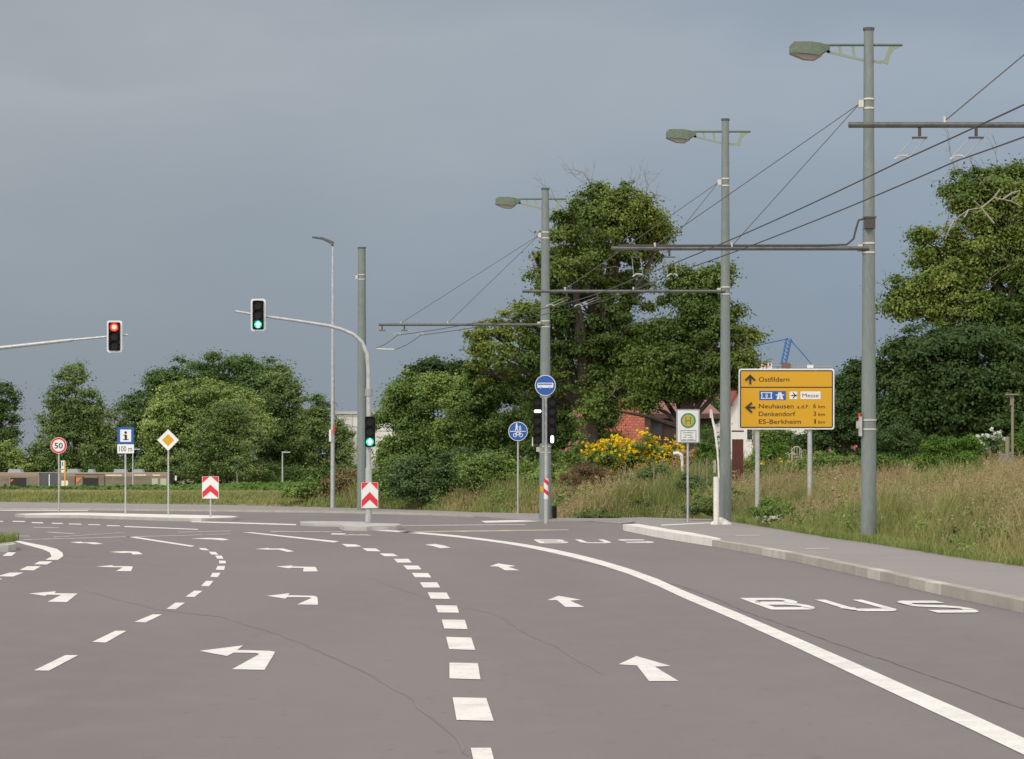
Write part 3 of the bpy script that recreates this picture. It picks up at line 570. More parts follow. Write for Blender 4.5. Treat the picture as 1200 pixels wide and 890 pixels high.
# curved mast
Y = 70.0; X = lambda px: (px - 600) * Y / F; Z = lambda py: EYE - (py - HZ) * Y / F
t = thing('signal_mast', 'galvanised mast curving over the road with two green arrow signals', 'traffic light', (X(432), Y, .13))
b = MB(); pole(b, X(432), Y, .1, Z(549), .095, .09, galv); b.build('base_tube', t, True)
b = MB(); arc_pts = [(432, 549), (432, 480), (431.5, 432), (430, 415), (424, 401), (414, 392), (400, 386), (385, 382), (350, 376.5), (311, 371), (276, 365)]
b.tube([(X(a), Y, Z(c)) for a, c in arc_pts], [.07, .065, .06, .058, .056, .053, .05, .047, .043, .04, .036], galv, 10); b.build('curved_arm', t, True)
b = MB(); band(b, X(432), Y, Z(460), .10, .2, signback); band(b, X(276), Y, Z(365), .0, .0, galv) if False else None; b.build('collar', t, True)
signal(t, X(303.2), Y - .12, Z(386.5), Z(353), .30, ['off', 'off', 'up'], (.052, 0))
signal(t, X(434), Y - .16, Z(524), Z(488.5), .27, ['off', 'off', 'up'])
def chevron(b, x, y, z0, z1, wd):
    b.prism(rrect(x - wd / 2, z0, x + wd / 2, z1, .02), y, y + .012, white); h = z1 - z0; w2 = wd / 2 - .008; y -= .003
    P = lambda u, v: (x + u * w2, z0 + v * h)
    for q in ([P(-.98, .99), P(-.12, .99), P(-.98, .70)], [P(.98, .99), P(.98, .70), P(.12, .99)],
              [P(-.98, .02), P(-.98, .30), P(0, .63), P(.98, .30), P(.98, .02), P(0, .32)] , ):
        b.add([(a, y, c) for a, c in q], [tuple(range(len(q)))] if len(q) == 3 else [(0, 1, 2, 5), (5, 2, 3, 4)], red)
b = MB(); chevron(b, X(433.6), Y - .14, Z(595.5), Z(565.5), .46); b.build('chevron_plate', t)
# left mast, pole out of frame
Y = 75.0; xp = -19.4
t = thing('signal_mast', 'galvanised arm reaching in from the left edge with a red signal', 'traffic light', (xp, Y, .12))
b = MB(); pole(b, xp, Y, .1, 1.6, .11, .10, galv); b.build('base_tube', t, True)
b = MB(); b.tube([(xp, Y, 1.6), (xp, Y, 3.6), (xp + .1, Y, 4.2), (xp + .6, Y, 4.65), (xp + 1.6, Y, 4.87), (X(0), Y, Z(408)), (X(86), Y, Z(398.5))], [.08, .075, .072, .07, .066, .058, .052], galv, 10)
b.tube([(X(86), Y, Z(398.5)), (X(150), Y, Z(392.5))], [.035, .03], galv, 8); b.build('curved_arm', t, True)
signal(t, X(135.2), Y - .14, Z(411.5), Z(378.5), .335, ['red', 'off', 'off'], (.055, 0))
# ------------------------------------------------------------------ signs
def signpost(name, label, cat, px, base, Y, ztop, r=.03, group=None, zb=.12):
    global X, Z
    X = lambda p: (p - 600) * Y / F; Z = lambda p: EYE - (p - HZ) * Y / F
    t = thing(name, label, cat, (X(px), Y, zb), group); b = MB(); pole(b, X(px), Y, zb - .05, Z(ztop), r, r, galv, 10); b.build('post', t, True); return t
Ys = 91.0
t = signpost('speed_limit_sign', 'round red ringed sign reading 50 on the far island', 'road sign', 69, 599, Ys, 515)
x, z, r, y = X(69), Z(522.3), .29, Ys - .06
b = MB(); b.prism(circ(x, z, r, 36), y, y + .015, white); b.rings(circ(x, z, r * .96, 36), circ(x, z, r * .74, 36), y - .003, red); b.text('50', x, z - .105, .21, signink, y - .004, .30, .015, True); b.build('sign_plate', t)
Yi = 86.0
t = signpost('information_sign', 'square blue sign with letter i above a plate reading 100m', 'road sign', 147, 602, Yi, 505)
y = Yi - .06; b = MB(); b.prism(rrect(X(137.8), Z(520.3), X(157.2), Z(501), .02), y, y + .015, blue); b.prism([(X(141.2), Z(518)), (X(154), Z(518)), (X(154), Z(503.7)), (X(141.2), Z(503.7))], y - .004, y - .002, white)
x = X(147.6); b.prism(circ(x, Z(507.2), .045, 12), y - .008, y - .006, signink); b.prism([(x - .09, Z(516)), (x + .1, Z(516)), (x + .1, Z(515)), (x + .045, Z(515)), (x + .045, Z(509.6)), (x - .08, Z(509.6)), (x - .08, Z(510.6)), (x - .035, Z(510.6)), (x - .035, Z(515)), (x - .09, Z(515))], y - .008, y - .006, signink); b.build('sign_plate', t)
b = MB(); b.prism(rrect(X(137.8), Z(531.5), X(157.2), Z(521), .015), y, y + .015, white); b.text('100 m', X(147.5), Z(529.3), .19, signink, y - .003, .43, 0, True); b.build('distance_plate', t)
Yd = 84.0
t = signpost('priority_road_sign', 'yellow and white diamond sign on a thin post', 'road sign', 197.3, 603, Yd, 512)
x, z, y = X(197.3), Z(516), Yd - .06; D = lambda q: [(x, z - q), (x + q, z), (x, z + q), (x - q, z)]
b = MB(); b.prism(D(.365), y, y + .015, signback); b.prism(D(.35), y - .004, y - .001, white); b.prism(D(.20), y - .008, y - .005, yellow); b.build('sign_plate', t)
Yc = 80.0
t = signpost('chevron_sign', 'low red and white chevron board at the right tip of the far island', 'road sign', 246.8, 605, Yc, 580)
b = MB(); chevron(b, X(246.8), Yc - .05, Z(584.5), Z(558.5), .52); b.build('sign_plate', t)
# shared foot and cycle path sign
Yp = 89.0
t = signpost('path_sign', 'round blue sign with white walkers above a white bicycle', 'road sign', 607, 600, Yp, 510, zb=.03)
x, z, r, y = X(607), Z(505.8), .335, Yp - .06
b = MB(); b.prism(circ(x, z, r, 36), y, y + .015, white); b.prism(circ(x, z, r * .94, 36), y - .004, y - .001, blue); b.prism([(x - .28, z - .012), (x + .28, z - .012), (x + .28, z + .012), (x - .28, z + .012)], y - .008, y - .006, white)
def figure(cx, cz, k):
    b.prism(circ(cx, cz + .20 * k, .03 * k, 10), y - .008, y - .006, white); b.stroke([(cx, cz + .17 * k), (cx, cz + .08 * k)], .055 * k, y - .008, white)
    b.stroke([(cx, cz + .09 * k), (cx + .04 * k, cz)], .03 * k, y - .009, white); b.stroke([(cx, cz + .09 * k), (cx - .04 * k, cz)], .03 * k, y - .0095, white); b.stroke([(cx, cz + .15 * k), (cx + .06 * k, cz + .10 * k)], .022 * k, y - .010, white)
figure(x - .05, z + .03, 1.1); figure(x + .07, z + .03, .72)
for q in (-.10, .10): b.rings(circ(x + q, z - .13, .07, 18), circ(x + q, z - .13, .048, 18), y - .008, white)
b.stroke([(x - .10, z - .13), (x - .04, z - .05), (x + .07, z - .05), (x, z - .13), (x - .10, z - .13)], .02, y - .009, white); b.stroke([(x + .10, z - .13), (x + .06, z - .03), (x + .09, z - .03)], .018, y - .0095, white); b.stroke([(x - .07, z - .035), (x - .02, z - .035)], .02, y - .0095, white)
b.build('sign_plate', t)
# bus sign with two bus signals
Yb = 74.0
t = signpost('bus_signal_post', 'post with round blue bus sign above two black five lens signals', 'traffic light', 640, 609, Yb, 455, r=.05, zb=.0)
x, z, r, y = X(639), Z(452), .30, Yb - .09
b = MB(); b.prism(circ(x, z, r, 36), y, y + .015, white); b.prism(circ(x, z, r * .94, 36), y - .004, y - .001, blue)
b.prism(rrect(x - .23, z - .07, x + .23, z + .075, .03), y - .008, y - .006, white)
for k in range(7): b.prism([(x - .205 + k * .058, z + .01), (x - .16 + k * .058, z + .01), (x - .16 + k * .058, z + .055), (x - .205 + k * .058, z + .055)], y - .012, y - .009, blue)
for q in (-.13, .13): b.prism(circ(x + q, z - .07, .035, 12), y - .012, y - .009, blue); b.prism(circ(x + q, z - .07, .02, 12), y - .016, y - .013, white)
b.build('sign_plate', t)
signal(t, X(630), Yb - .02, Z(520.3), Z(466), .25, ['off', 'bar_h', 'off', 'off', 'off'])
signal(t, X(647), Yb - .02, Z(520.5), Z(466), .25, ['off', 'off', 'off', 'off', 'bar_v'])
b = MB(); x = X(640); z0, z1 = Z(585), Z(561); pole(b, x, Yb, .0, z1, .062, .062, galv, 12); n = 12; rr = .067
b.tube([(x, Yb, z0), (x, Yb, z1)], rr, white, 16)
for zz in (z0 + .06, z0 + .36):     # diagonal red bands wrapped round the sleeve
    vs = []; m = 12
    for k in range(m + 1): a = R(180 + 180 * k / m); vs += [(x + (rr + .003) * math.cos(a), Yb + (rr + .003) * math.sin(a), zz + .16 * (1 - k / m)), (x + (rr + .003) * math.cos(a), Yb + (rr + .003) * math.sin(a), zz + .12 + .16 * (1 - k / m))]
    b.add(vs, [(2 * k, 2 * k + 2, 2 * k + 3, 2 * k + 1) for k in range(m)], red)
b.build('striped_sleeve', t, True)
b = MB(); b.prism(rrect(X(633), Z(576.5), X(637), Z(570), .02), Yb - .05, Yb + .04, yellow); b.build('push_button', t)
b = MB(); b.box((X(633.5), Yb + .05, Z(527)), (.07, .07, .22), signback); b.build('cable_duct', t)
b = MB(); b.box((X(624), Yb, Z(518)), (.03, .05, .25), white); b.build('side_plate', t)
# bus stop sign
Yh = 70.0
t = signpost('bus_stop_sign', 'white bus stop board with green ringed letter H on a thin post', 'bus stop sign', 806, 612, Yh, 485, r=.032, zb=.1)
y = Yh - .06; b = MB(); b.prism(rrect(X(792.3), Z(519.4), X(820), Z(479.8), .02), y, y + .03, signback); b.prism([(X(794), Z(518)), (X(818.3), Z(518)), (X(818.3), Z(481.3)), (X(794), Z(481.3))], y - .004, y - .001, white)
x, z = X(806.3), Z(493.2); b.prism(circ(x, z, .208, 36), y - .008, y - .005, hgreen); b.prism(circ(x, z, .160, 32), y - .012, y - .009, yellow)
for q in (-.062, .062): b.prism([(x + q - .017, z - .105), (x + q + .017, z - .105), (x + q + .017, z + .105), (x + q - .017, z + .105)], y - .016, y - .013, hgreen)
b.prism([(x - .062, z - .017), (x + .062, z - .017), (x + .062, z + .017), (x - .062, z + .017)], y - .0162, y - .0132, hgreen)
ro = [(X(797.5), Z(517)), (X(815.6), Z(517)), (X(815.6), Z(504.5)), (X(797.5), Z(504.5))]; ri = [(a + (.012 if a < x else -.012), c + (.012 if c < Z(510) else -.012)) for a, c in ro]; b.rings(ro, ri, y - .008, mastd)
b.text('Schnellbus', x, Z(508), .045, mastd, y - .008, .29, .0, True); b.text('werktags', x, Z(510.8), .04, mastd, y - .008, .21, 0, True)
for v_, segs in ((512.6, ((-.13, -.05), (.01, .13))), (515.3, ((-.16, -.06), (-.03, .15)))):
    for a_, c_ in segs: b.prism([(x + a_, Z(v_ + .6)), (x + c_, Z(v_ + .6)), (x + c_, Z(v_ - .4)), (x + a_, Z(v_ - .4))], y - .008, y - .006, signback)
b.build('sign_board', t)
# broken white post with a leaning pole beside the second mast
Yw = 66.2; X = lambda p: (p - 600) * Yw / F; Z = lambda p: EYE - (p - HZ) * Yw / F
t = thing('white_post', 'short white tube with a thin weathered pole rising from it', 'post', (X(839.5), Yw, .12))
b = MB(); b.tube([(X(839.5), Yw, .1), (X(839.5), Yw, Z(559))], .075, kerbw, 12); b.build('tube', t, True)
b = MB(); b.tube([(X(842.5), Yw, Z(562)), (X(841), Yw, Z(530)), (X(838), Yw, Z(505)), (X(835), Yw, Z(492)), (X(833.3), Yw, Z(481))], [.022, .025, .033, .028, .03], kerbw, 7); b.tube([(X(833.2), Yw, Z(490)), (X(833.2), Yw, Z(480))], .034, insulw, 7); b.box((X(837.5), Yw, Z(547)), (.06, .06, .32), signback); b.build('thin_pole', t, True)
# ------------------------------------------------------------------ yellow direction sign
Yy = 67.0; k8 = Yy / F / 8
zg = zt((949 - 600) * Yy / F, Yy)
t = thing('direction_sign', 'large yellow direction board naming Ostfildern and Neuhausen', 'road sign', ((922 - 600) * Yy / F, Yy, zg))
U = lambda u: (850 + u / 8 - 600) * Yy / F; V = lambda v: EYE - (420 + v / 8 - HZ) * Yy / F
y = Yy
b = MB(); b.prism(rrect(U(125), V(668), U(1022), V(98), .06), y, y + .05, white); b.build('white_board', t)
b = MB(); b.prism(rrect(U(137), V(655), U(1009), V(112), .05), y - .004, y - .001, signink); 
b.prism([(U(147), V(644)), (U(998), V(644)), (U(998), V(279)), (U(147), V(279))], y - .009, y - .006, yellow); b.prism([(U(147), V(268)), (U(998), V(268)), (U(998), V(124)), (U(147), V(124))], y - .009, y - .006, yellow); b.build('yellow_panel', t)
b = MB(); yy = y - .014
b.prism([(U(318), V(392)), (U(567), V(392)), (U(567), V(308)), (U(318), V(308))], yy, yy + .004, blue)
o1 = [(U(332), V(380)), (U(440), V(380)), (U(432), V(350)), (U(440), V(320)), (U(332), V(320)), (U(340), V(350))]; i1 = [(U(343), V(373)), (U(428), V(373)), (U(422), V(350)), (U(428), V(327)), (U(343), V(327)), (U(349), V(350))]; b.rings(o1, i1, yy - .003, white)
b.text('8', U(386), V(368), 36 * k8, white, yy - .003, None, .0, True)
for sx in (-1, 1): b.add([(U(511 + sx * 4), yy - .003, V(386)), (U(511 + sx * 33), yy - .003, V(386)), (U(511 + sx * 12), yy - .003, V(318)), (U(511 + sx * 2), yy - .003, V(318))], [(0, 1, 2, 3)], white)
b.add([(U(472), yy - .005, V(349)), (U(550), yy - .005, V(349)), (U(550), yy - .005, V(340)), (U(472), yy - .005, V(340))], [(0, 1, 2, 3)], white)
b.prism([(U(601), V(384)), (U(674), V(384)), (U(674), V(314)), (U(601), V(314))], yy, yy + .004, white)
pl = [(608, 350), (625, 345), (645, 345), (628, 322), (636, 322), (660, 345), (668, 338), (671, 338), (668, 350), (671, 362), (668, 362), (660, 355), (636, 378), (628, 378), (645, 355), (625, 355)]
b.add([(U(a), yy - .003, V(c)) for a, c in pl], [tuple(range(len(pl)))], signink)
b.prism([(U(704), V(384)), (U(892), V(384)), (U(892), V(312)), (U(704), V(312))], yy, yy + .004, white); b.text('Messe', U(722), V(366), 37 * k8, signink, yy - .003, 152 * k8, .0)
b.build('inset_panels', t)
b = MB()
for st, x0_, x1_, base, cap in (('Ostfildern', 312, 600, 220, 45), ('Neuhausen', 314, 640, 470, 44), ('a.d.F.', 672, 788, 470, 34), ('6', 824, 850, 468, 44), ('km', 872, 934, 468, 32), ('Denkendorf', 314, 655, 543, 44), ('3', 826, 850, 541, 44), ('km', 872, 934, 541, 32), ('ES-Berkheim', 314, 708, 615, 44), ('1', 834, 848, 613, 44), ('km', 872, 934, 613, 32)):
    b.text(st, U(x0_), V(base), cap * k8, signink, y - .014, (x1_ - x0_) * k8, .004)
for q in ([(232, 244), (232, 170)], [(187, 208), (232, 165), (277, 208)], [(280, 462), (205, 462)], [(248, 418), (196, 462), (248, 508)]):
    b.stroke([(U(a), V(c)) for a, c in q], 17 * k8, y - .0145 - .001 * len(b.f) / 50, signink)
b.build('lettering', t)
for px in (888, 949.5):
    x = (px - 600) * Yy / F; b = MB(); pole(b, x, Yy + .12, zg - .3, V(150), .062, .062, galv); b.build('post', t, True)
# ================================================================== buildings and far vehicles
wallw = mat('white_render', (.70, .69, .66), .85, noise=[(.8, .4, .7, (.60, .59, .56))])
wood = mat('dark_wood', (.045, .027, .024), .8, noise=[(3, .4, .65, (.065, .04, .035), (6, 6, .4))])
woodr = mat('fascia_wood', (.085, .042, .038), .75)
pinkroof = mat('faded_red_roof', (.25, .115, .095), .85, noise=[(2, .4, .7, (.19, .09, .08))])
glassd = mat('dark_glass', (.03, .035, .04), .15)
rust = mat('rusty_panel', (.095, .025, .016), .8, noise=[(3, .4, .7, (.06, .018, .012))])
postw = mat('weathered_wood', (.24, .20, .15), .9)
def tiles():
    m = mat('red_roof_tiles', (.42, .10, .05), .8); t = m.node_tree; b = t.nodes['Principled BSDF']
    c = t.nodes.new('ShaderNodeTexCoord'); mp = t.nodes.new('ShaderNodeMapping'); mp.inputs['Rotation'].default_value = (R(90), 0, 0); br = t.nodes.new('ShaderNodeTexBrick')
    br.inputs['Scale'].default_value = 1; br.inputs['Brick Width'].default_value = .22; br.inputs['Row Height'].default_value = .14; br.inputs['Mortar Size'].default_value = .02
    br.inputs['Color1'].default_value = (.38, .10, .05, 1); br.inputs['Color2'].default_value = (.28, .07, .038, 1); br.inputs['Mortar'].default_value = (.16, .04, .03, 1)
    t.links.new(c.outputs['Object'], mp.inputs[0]); t.links.new(mp.outputs[0], br.inputs[0]); t.links.new(br.outputs[0], b.inputs['Base Color']); return m
tilem = tiles()
def scr(Y): return (lambda p: (p - 600) * Y / F), (lambda p: EYE - (p - HZ) * Y / F)
# red tiled house, roof slope towards the road
Y = 125; X, Z = scr(Y)
t = thing('tiled_house', 'red tiled roof half hidden behind the big ragged tree', 'house', (X(722), Y, .9))
b = MB(); b.box(((X(696) + X(752)) / 2, Y + 4, .9), (X(752) - X(696), 6, 3.2), wallw); b.build('wall', t)
b = MB(); zr, ze = Z(466), Z(527)
b.add([(X(690), Y, ze), (X(766), Y, ze), (X(757), Y + 4, zr), (X(694), Y + 4, zr), (X(690), Y + 8, ze), (X(766), Y + 8, ze)], [(0, 1, 2, 3), (3, 2, 5, 4), (1, 5, 2), (0, 3, 4)], tilem); b.build('roof', t)
# dark timber cabin
Y = 118; X, Z = scr(Y)
t = thing('timber_cabin', 'dark brown timber cabin with faded red roof behind the yellow flowers', 'cabin', (X(800), Y, .9))
b = MB(); b.box(((X(762) + X(838)) / 2, Y + 2.5, (Z(487) + .3) / 2), (X(838) - X(762), 5, Z(487) - .3), wood); b.build('wall', t)
b = MB(); zr, ze = Z(467), Z(486)
b.add([(X(757), Y - .4, ze), (X(845), Y - .4, ze), (X(832), Y + 2.5, zr), (X(766), Y + 2.5, zr), (X(757), Y + 5.4, ze), (X(845), Y + 5.4, ze)], [(0, 1, 2, 3), (3, 2, 5, 4), (1, 5, 2), (0, 3, 4), (0, 4, 5, 1)], pinkroof); b.build('roof', t)
b = MB(); b.box(((X(757) + X(845)) / 2, Y - .42, Z(488)), (X(845) - X(757), .04, .22), woodr); b.build('fascia', t)
f = MB(); f.box((X(771), Y - .03, Z(504)), (.42, .05, .62), woodr); fo = f.build('window', t)
g = MB(); g.box((X(771), Y - .06, Z(504)), (.32, .02, .5), glassd); go = g.build('pane', None); go.data.transform(Matrix.Translation(-world_loc(t))); go.parent = fo
b = MB()
for k in range(5):
    b.stroke([(X(797) + k * .07, Z(513)), (X(797) + k * .07 + .25, Z(506.5))], .02, Y - .04 - k * .001, postw); b.stroke([(X(797) + k * .07, Z(506.5)), (X(797) + k * .07 + .25, Z(513))], .02, Y - .05 - k * .001, postw)
b.build('lattice', t)
# white gabled house behind the direction sign
Y = 150; X, Z = scr(Y); redm = mat('verge_board_red', (.25, .05, .045), .7)
t = thing('white_house', 'white gabled house with red verge boards behind the yellow direction board', 'house', (X(908), Y, .9))
pts = [(X(852), .3), (X(968), .3), (X(968), Z(481)), (X(932), Z(440)), (X(878), Z(440)), (X(852), Z(485))]
b = MB(); b.prism(pts, Y, Y + 9, wallw); b.build('wall', t)
b = MB(); 
for a, c in (((X(849.5), Z(490)), (X(877), Z(438.5))), ((X(933), Z(438.5)), (X(971), Z(484)))):
    d = Vector((c[0] - a[0], c[1] - a[1])).normalized(); n_ = Vector((-d.y, d.x)) * (.16 if a[0] < X(900) else .16)
    b.prism([a, c, (c[0] + n_.x, c[1] + n_.y), (a[0] + n_.x, a[1] + n_.y)], Y - .3, Y + 9.3, redm)
b.prism([(X(877), Z(438.5)), (X(933), Z(438.5)), (X(933), Z(436.5)), (X(877), Z(436.5))], Y - .28, Y + 9.28, redm); b.build('roof', t)
for px, w0 in ((878.5, .42), (893, .55)):
    f = MB(); f.box((X(px), Y - .03, Z(509)), (w0, .05, .75), white); fo = f.build('window', t)
    g = MB(); g.box((X(px), Y - .06, Z(509)), (w0 - .12, .02, .63), glassd); go = g.build('pane', None); go.data.transform(Matrix.Translation(-world_loc(t))); go.parent = fo
# pale flat building behind cabin, white hall far off
Y = 210; X, Z = scr(Y)
t = thing('pale_building', 'pale flat roofed building just left of the white gabled house', 'building', (X(835), Y, 0))
b = MB(); b.box((X(840), Y + 4, (Z(468) - 1) / 2), (X(862) - X(818), 8, Z(468) + 1), wallw); b.build('wall', t)
b = MB(); b.box((X(840), Y + 4, Z(467)), (X(864) - X(816), 8.6, .25), mat('eave_brown', (.16, .10, .07), .8)); b.build('roof_edge', t)
Y = 300; X, Z = scr(Y)
t = thing('white_hall', 'long flat white hall far behind the curved signal mast', 'building', (X(425), Y, -1))
b = MB(); b.box((X(425), Y + 10, (Z(484.5) - 2) / 2), (X(462) - X(388), 20, Z(484.5) + 2), wallw); b.build('wall', t)
b = MB(); greyp = mat('panel_joint', (.45, .46, .48), .7)
for q in (488, 500, 505): b.box((X(425), Y - .03, Z(q)), (X(462) - X(388), .04, .12), greyp)
for q in (402, 413): b.box((X(q), Y - .035, Z(502)), (.14, .03, 3.6), greyp)
b.build('panel_band', t)
b = MB(); b.box((X(425), Y + 10, Z(484)), (X(463) - X(387), 20.4, .3), greyp); b.build('parapet', t)
# tower crane: only its upper part shows above the sign
Y = 420; X, Z = scr(Y); crb = mat('crane_blue', (.035, .14, .36), .5); crg = mat('crane_grey', (.30, .31, .33), .5)
t = thing('tower_crane', 'blue tower crane far away above the yellow direction board', 'crane', (X(919), Y, -1))
def lattice(b, a, c, wd, n, m, r=.09):
    a = Vector(a); c = Vector(c); d = (c - a).normalized(); s1 = d.cross(Vector((0, 1, 0))).normalized() * wd / 2; s2 = Vector((0, wd / 2, 0))
    cs = [s1 + s2, s1 - s2, -s1 - s2, -s1 + s2]
    for q in cs: b.tube([a + q, c + q], r, m, 4)
    for i in range(n):
        p = a.lerp(c, i / n); q = a.lerp(c, (i + 1) / n)
        for k in range(4): b.tube([p + cs[k], q + cs[(k + 1) % 4]], r * .6, m, 3)
b = MB(); lattice(b, (X(917), Y, -1), (X(917), Y, Z(431)), 1.5, 12, crb); b.build('tower', t)
b = MB(); lattice(b, (X(918), Y, Z(427)), (X(924.5), Y, Z(397)), .75, 7, crb, .12); b.build('a_frame', t)
b = MB(); lattice(b, (X(918), Y, Z(429.5)), (X(975), Y, Z(429)), .5, 16, crg, .05); b.build('jib', t)
b = MB(); lattice(b, (X(855), Y, Z(427)), (X(918), Y, Z(428)), .45, 16, crg, .05); b.build('counter_jib', t)
b = MB(); b.tube([(X(924), Y, Z(397)), (X(884), Y, Z(405.5)), (X(855), Y, Z(411))], .10, crb, 4); b.tube([(X(925), Y, Z(397)), (X(941), Y, Z(415)), (X(951), Y, Z(427))], .09, crb, 4); b.build('pendant', t)
b = MB(); b.box((X(921), Y - .2, Z(429)), (1.3, 1.2, .9), mat('winch_brown', (.16, .09, .07), .7)); b.build('winch', t)
b = MB(); b.box((X(893.6), Y - .6, Z(429.4)), (X(904.3) - X(883), .15, .83), white); b.text('NICHOLA ERNO', X(893.6), Z(431), .46, red, Y - .69, (X(903.3) - X(884)), .02, True); b.build('banner', t)
b = MB(); b.box((X(949), Y - .4, Z(430)), (1, .8, .5), white); b.build('trolley', t)
# rusty panel and small garden things
Y = 84; X, Z = scr(Y)
b = MB(); b.box((0, 0, (Z(515) - .5) / 2 ), (X(871) - X(858), .12, Z(515) - .5), rust); b.box((0, 0, Z(514.5) - .5 + .25), (X(871.5) - X(857.5), .16, .05), rust); o = b.build('rusty_screen'); o.location = (X(864.5), Y, .5); tag(o, 'tall rust brown screen panel right of the second mast', 'screen')
Y = 66; X, Z = scr(Y); zg = zt(X(1186), Y)
t = thing('bird_table', 'flat topped wooden bird feeder on a tall stake at the right edge', 'bird feeder', (X(1186), Y, zg))
b = MB(); b.tube([(X(1186.5), Y, zg - .2), (X(1186.5), Y, Z(475))], .035, postw, 6); b.build('stake', t)
b = MB(); b.box((X(1185.8), Y, Z(469)), (.085, .09, .28), postw); b.box((X(1185.8), Y, Z(462.6)), (.30, .25, .035), postw); b.build('box', t)
for px, top, lab in ((1180.5, 512, 'short grey garden post just left of the bird feeder stake'),):
    b = MB(); b.tube([(0, 0, -.2), (0, 0, Z(top) - zg)], .055, postw, 7); o = b.build('garden_post'); o.location = (X(px), Y, zg); tag(o, lab, 'post')
Y = 92; X, Z = scr(Y); zg = zt(X(887), Y)
b = MB(); b.tube([(0, 0, -.2), (0, 0, Z(503) - zg)], .13, postw, 7); o = b.build('garden_post'); o.location = (X(886.5), Y, zg); tag(o, 'thick weathered garden post under the left end of the yellow board', 'post')
# pale arched garden frame / chair back
Y = 86; X, Z = scr(Y); b = MB(); cfm = mat('pale_cane', (.42, .40, .33), .7)
zg = zt(X(932), Y)
b.tube([(X(928), Y, zg), (X(928), Y, Z(527)), (X(931), Y, Z(524)), (X(936), Y, Z(524)), (X(939), Y, Z(528)), (X(939), Y, zg)], .02, cfm, 5)
for q in (931, 934, 937): b.tube([(X(q), Y, Z(536)), (X(q), Y, Z(524.5))], .012, cfm, 4)
b.tube([(X(928), Y, Z(536)), (X(939), Y, Z(536))], .015, cfm, 4); tag(b.build('garden_chair'), 'pale cane chair back beside the direction sign post', 'chair')
# white pipe bend among the flowers
Y = 90; X, Z = scr(Y); b = MB(); zg = zt(X(798), Y); b.tube([(X(789), Y, Z(532)), (X(795), Y, Z(531.5)), (X(798.5), Y, Z(534)), (X(799.5), Y, Z(541)), (X(799.5), Y, zg)], [.06, .07, .07, .05, .04], kerbw, 7); tag(b.build('garden_pipe'), 'pale bent pipe in front of the yellow flowers left of the stop sign', 'pipe')
# thin stakes under the feathery tan plant
for i, (px, tp) in enumerate(((813, 545), (819, 540), (823.5, 548), (829, 538), (766, 548), (772, 555))):
    o = bpy.data.objects.get('garden_stake')
    if not o: b = MB(); b.tube([(0, 0, -.1), (.03, 0, 1)], .022, postw, 5); o = b.build('garden_stake')
    else: o = o.copy(); COL.objects.link(o)
    zg = zt(X(px), 86); o.location = (X(px) * 86 / 90, 86, zg); o.scale = (1, 1, (EYE - (tp - HZ) * 86 / F) - zg); o.rotation_euler = (0, R(rnd.uniform(-3, 3)), 0)
    tag(o, 'thin garden stake in the row between the stop sign and second mast' if i < 4 else 'thin garden stake below the yellow flowers', 'stake', 'stakes right of the stop sign' if i < 4 else 'stakes under the yellow flowers')
# ------------------------------------------------------------------ articulated bus far left
Y = 270.0; X, Z = scr(Y)
zb = Z(588)
busside = mat('bus_beige', (.27, .225, .165), .35, noise=[(.25, .4, .6, (.21, .18, .135))]); buswin = mat('bus_window', (.21, .18, .13), .1, noise=[(.35, .4, .6, (.15, .13, .095), (1, 1, 3))]); busgrey = mat('bellows', (.13, .135, .14), .8, noise=[(1, .4, .6, (.10, .105, .11), (12, 1, 1))]); busroof = mat('bus_roof', (.32, .34, .37), .5)  # brown reflection of the field is painted into the bus window colour
busdark = mat('bus_dark', (.02, .018, .018), .3); buslit = mat('bus_bright_window', (.42, .46, .32), .3); orange = mat('orange_mark', (.75, .20, .02), .5); busred = mat('bus_upper_band', (.33, .215, .145), .4); tyre = mat('tyre', (.02, .02, .02), .8)
t = thing('articulated_bus', 'long beige articulated bus passing behind the field at left', 'bus', (X(80), Y, zb))
def busbody(name, p0, p1):
    b = MB(); z0, z1 = zb + .32, Z(554.5); b.prism(rrect(X(p0), z0, X(p1), z1, .18), Y, Y + 2.5, busside); b.box(((X(p0) + X(p1)) / 2, Y - .01, Z(556.6)), (X(p1) - X(p0) - .3, .02, .28), busred); return b.build(name, t)
bf = busbody('front_body', 69.5, 198); br_ = busbody('rear_body', -45, 46)
b = MB(); n = 17; 
for i in range(n): xx = X(46) + (X(69.5) - X(46)) * (i + .5) / n; b.box((xx, Y + 1.25, (zb + .4 + Z(555)) / 2), ((X(69.5) - X(46)) / n * .7, 2.42, Z(555) - zb - .4), busgrey)
b.box(((X(46) + X(69.5)) / 2, Y + 1.25, (zb + .45 + Z(556)) / 2), (X(69.5) - X(46), 2.3, Z(556) - zb - .5), busgrey); b.build('bellows', t)
b = MB(); b.prism(rrect(X(57.2), zb + .4, X(58.4), Z(556), .02), Y - .03, Y, white); b.build('bellows_strip', t)
def win(nm, a, c, y0_, y1_, m, dy=.03): b = MB(); b.prism(rrect(X(a), Z(y1_), X(c), Z(y0_), .06), Y - dy, Y, m); b.build(nm, t)
for a, c in ((-40, -22), (-20, -2), (1, 10), (32, 44), (72, 87), (116.5, 122), (124, 131.5), (133, 152), (153, 176)): win('window', a, c, 559.3, 574, buswin)
for a, c in ((178, 185), (188, 195)): win('front_window', a, c, 561, 577, buslit)
for a, c in ((12, 31), (98, 114.5)): win('door', a, c, 560, 586, busdark)
b = MB(); 
for a in (88.2, 97.3, 115, 122.8): b.box((X(a), Y - .04, Z(567)), (.07, .02, 1.6), busdark)
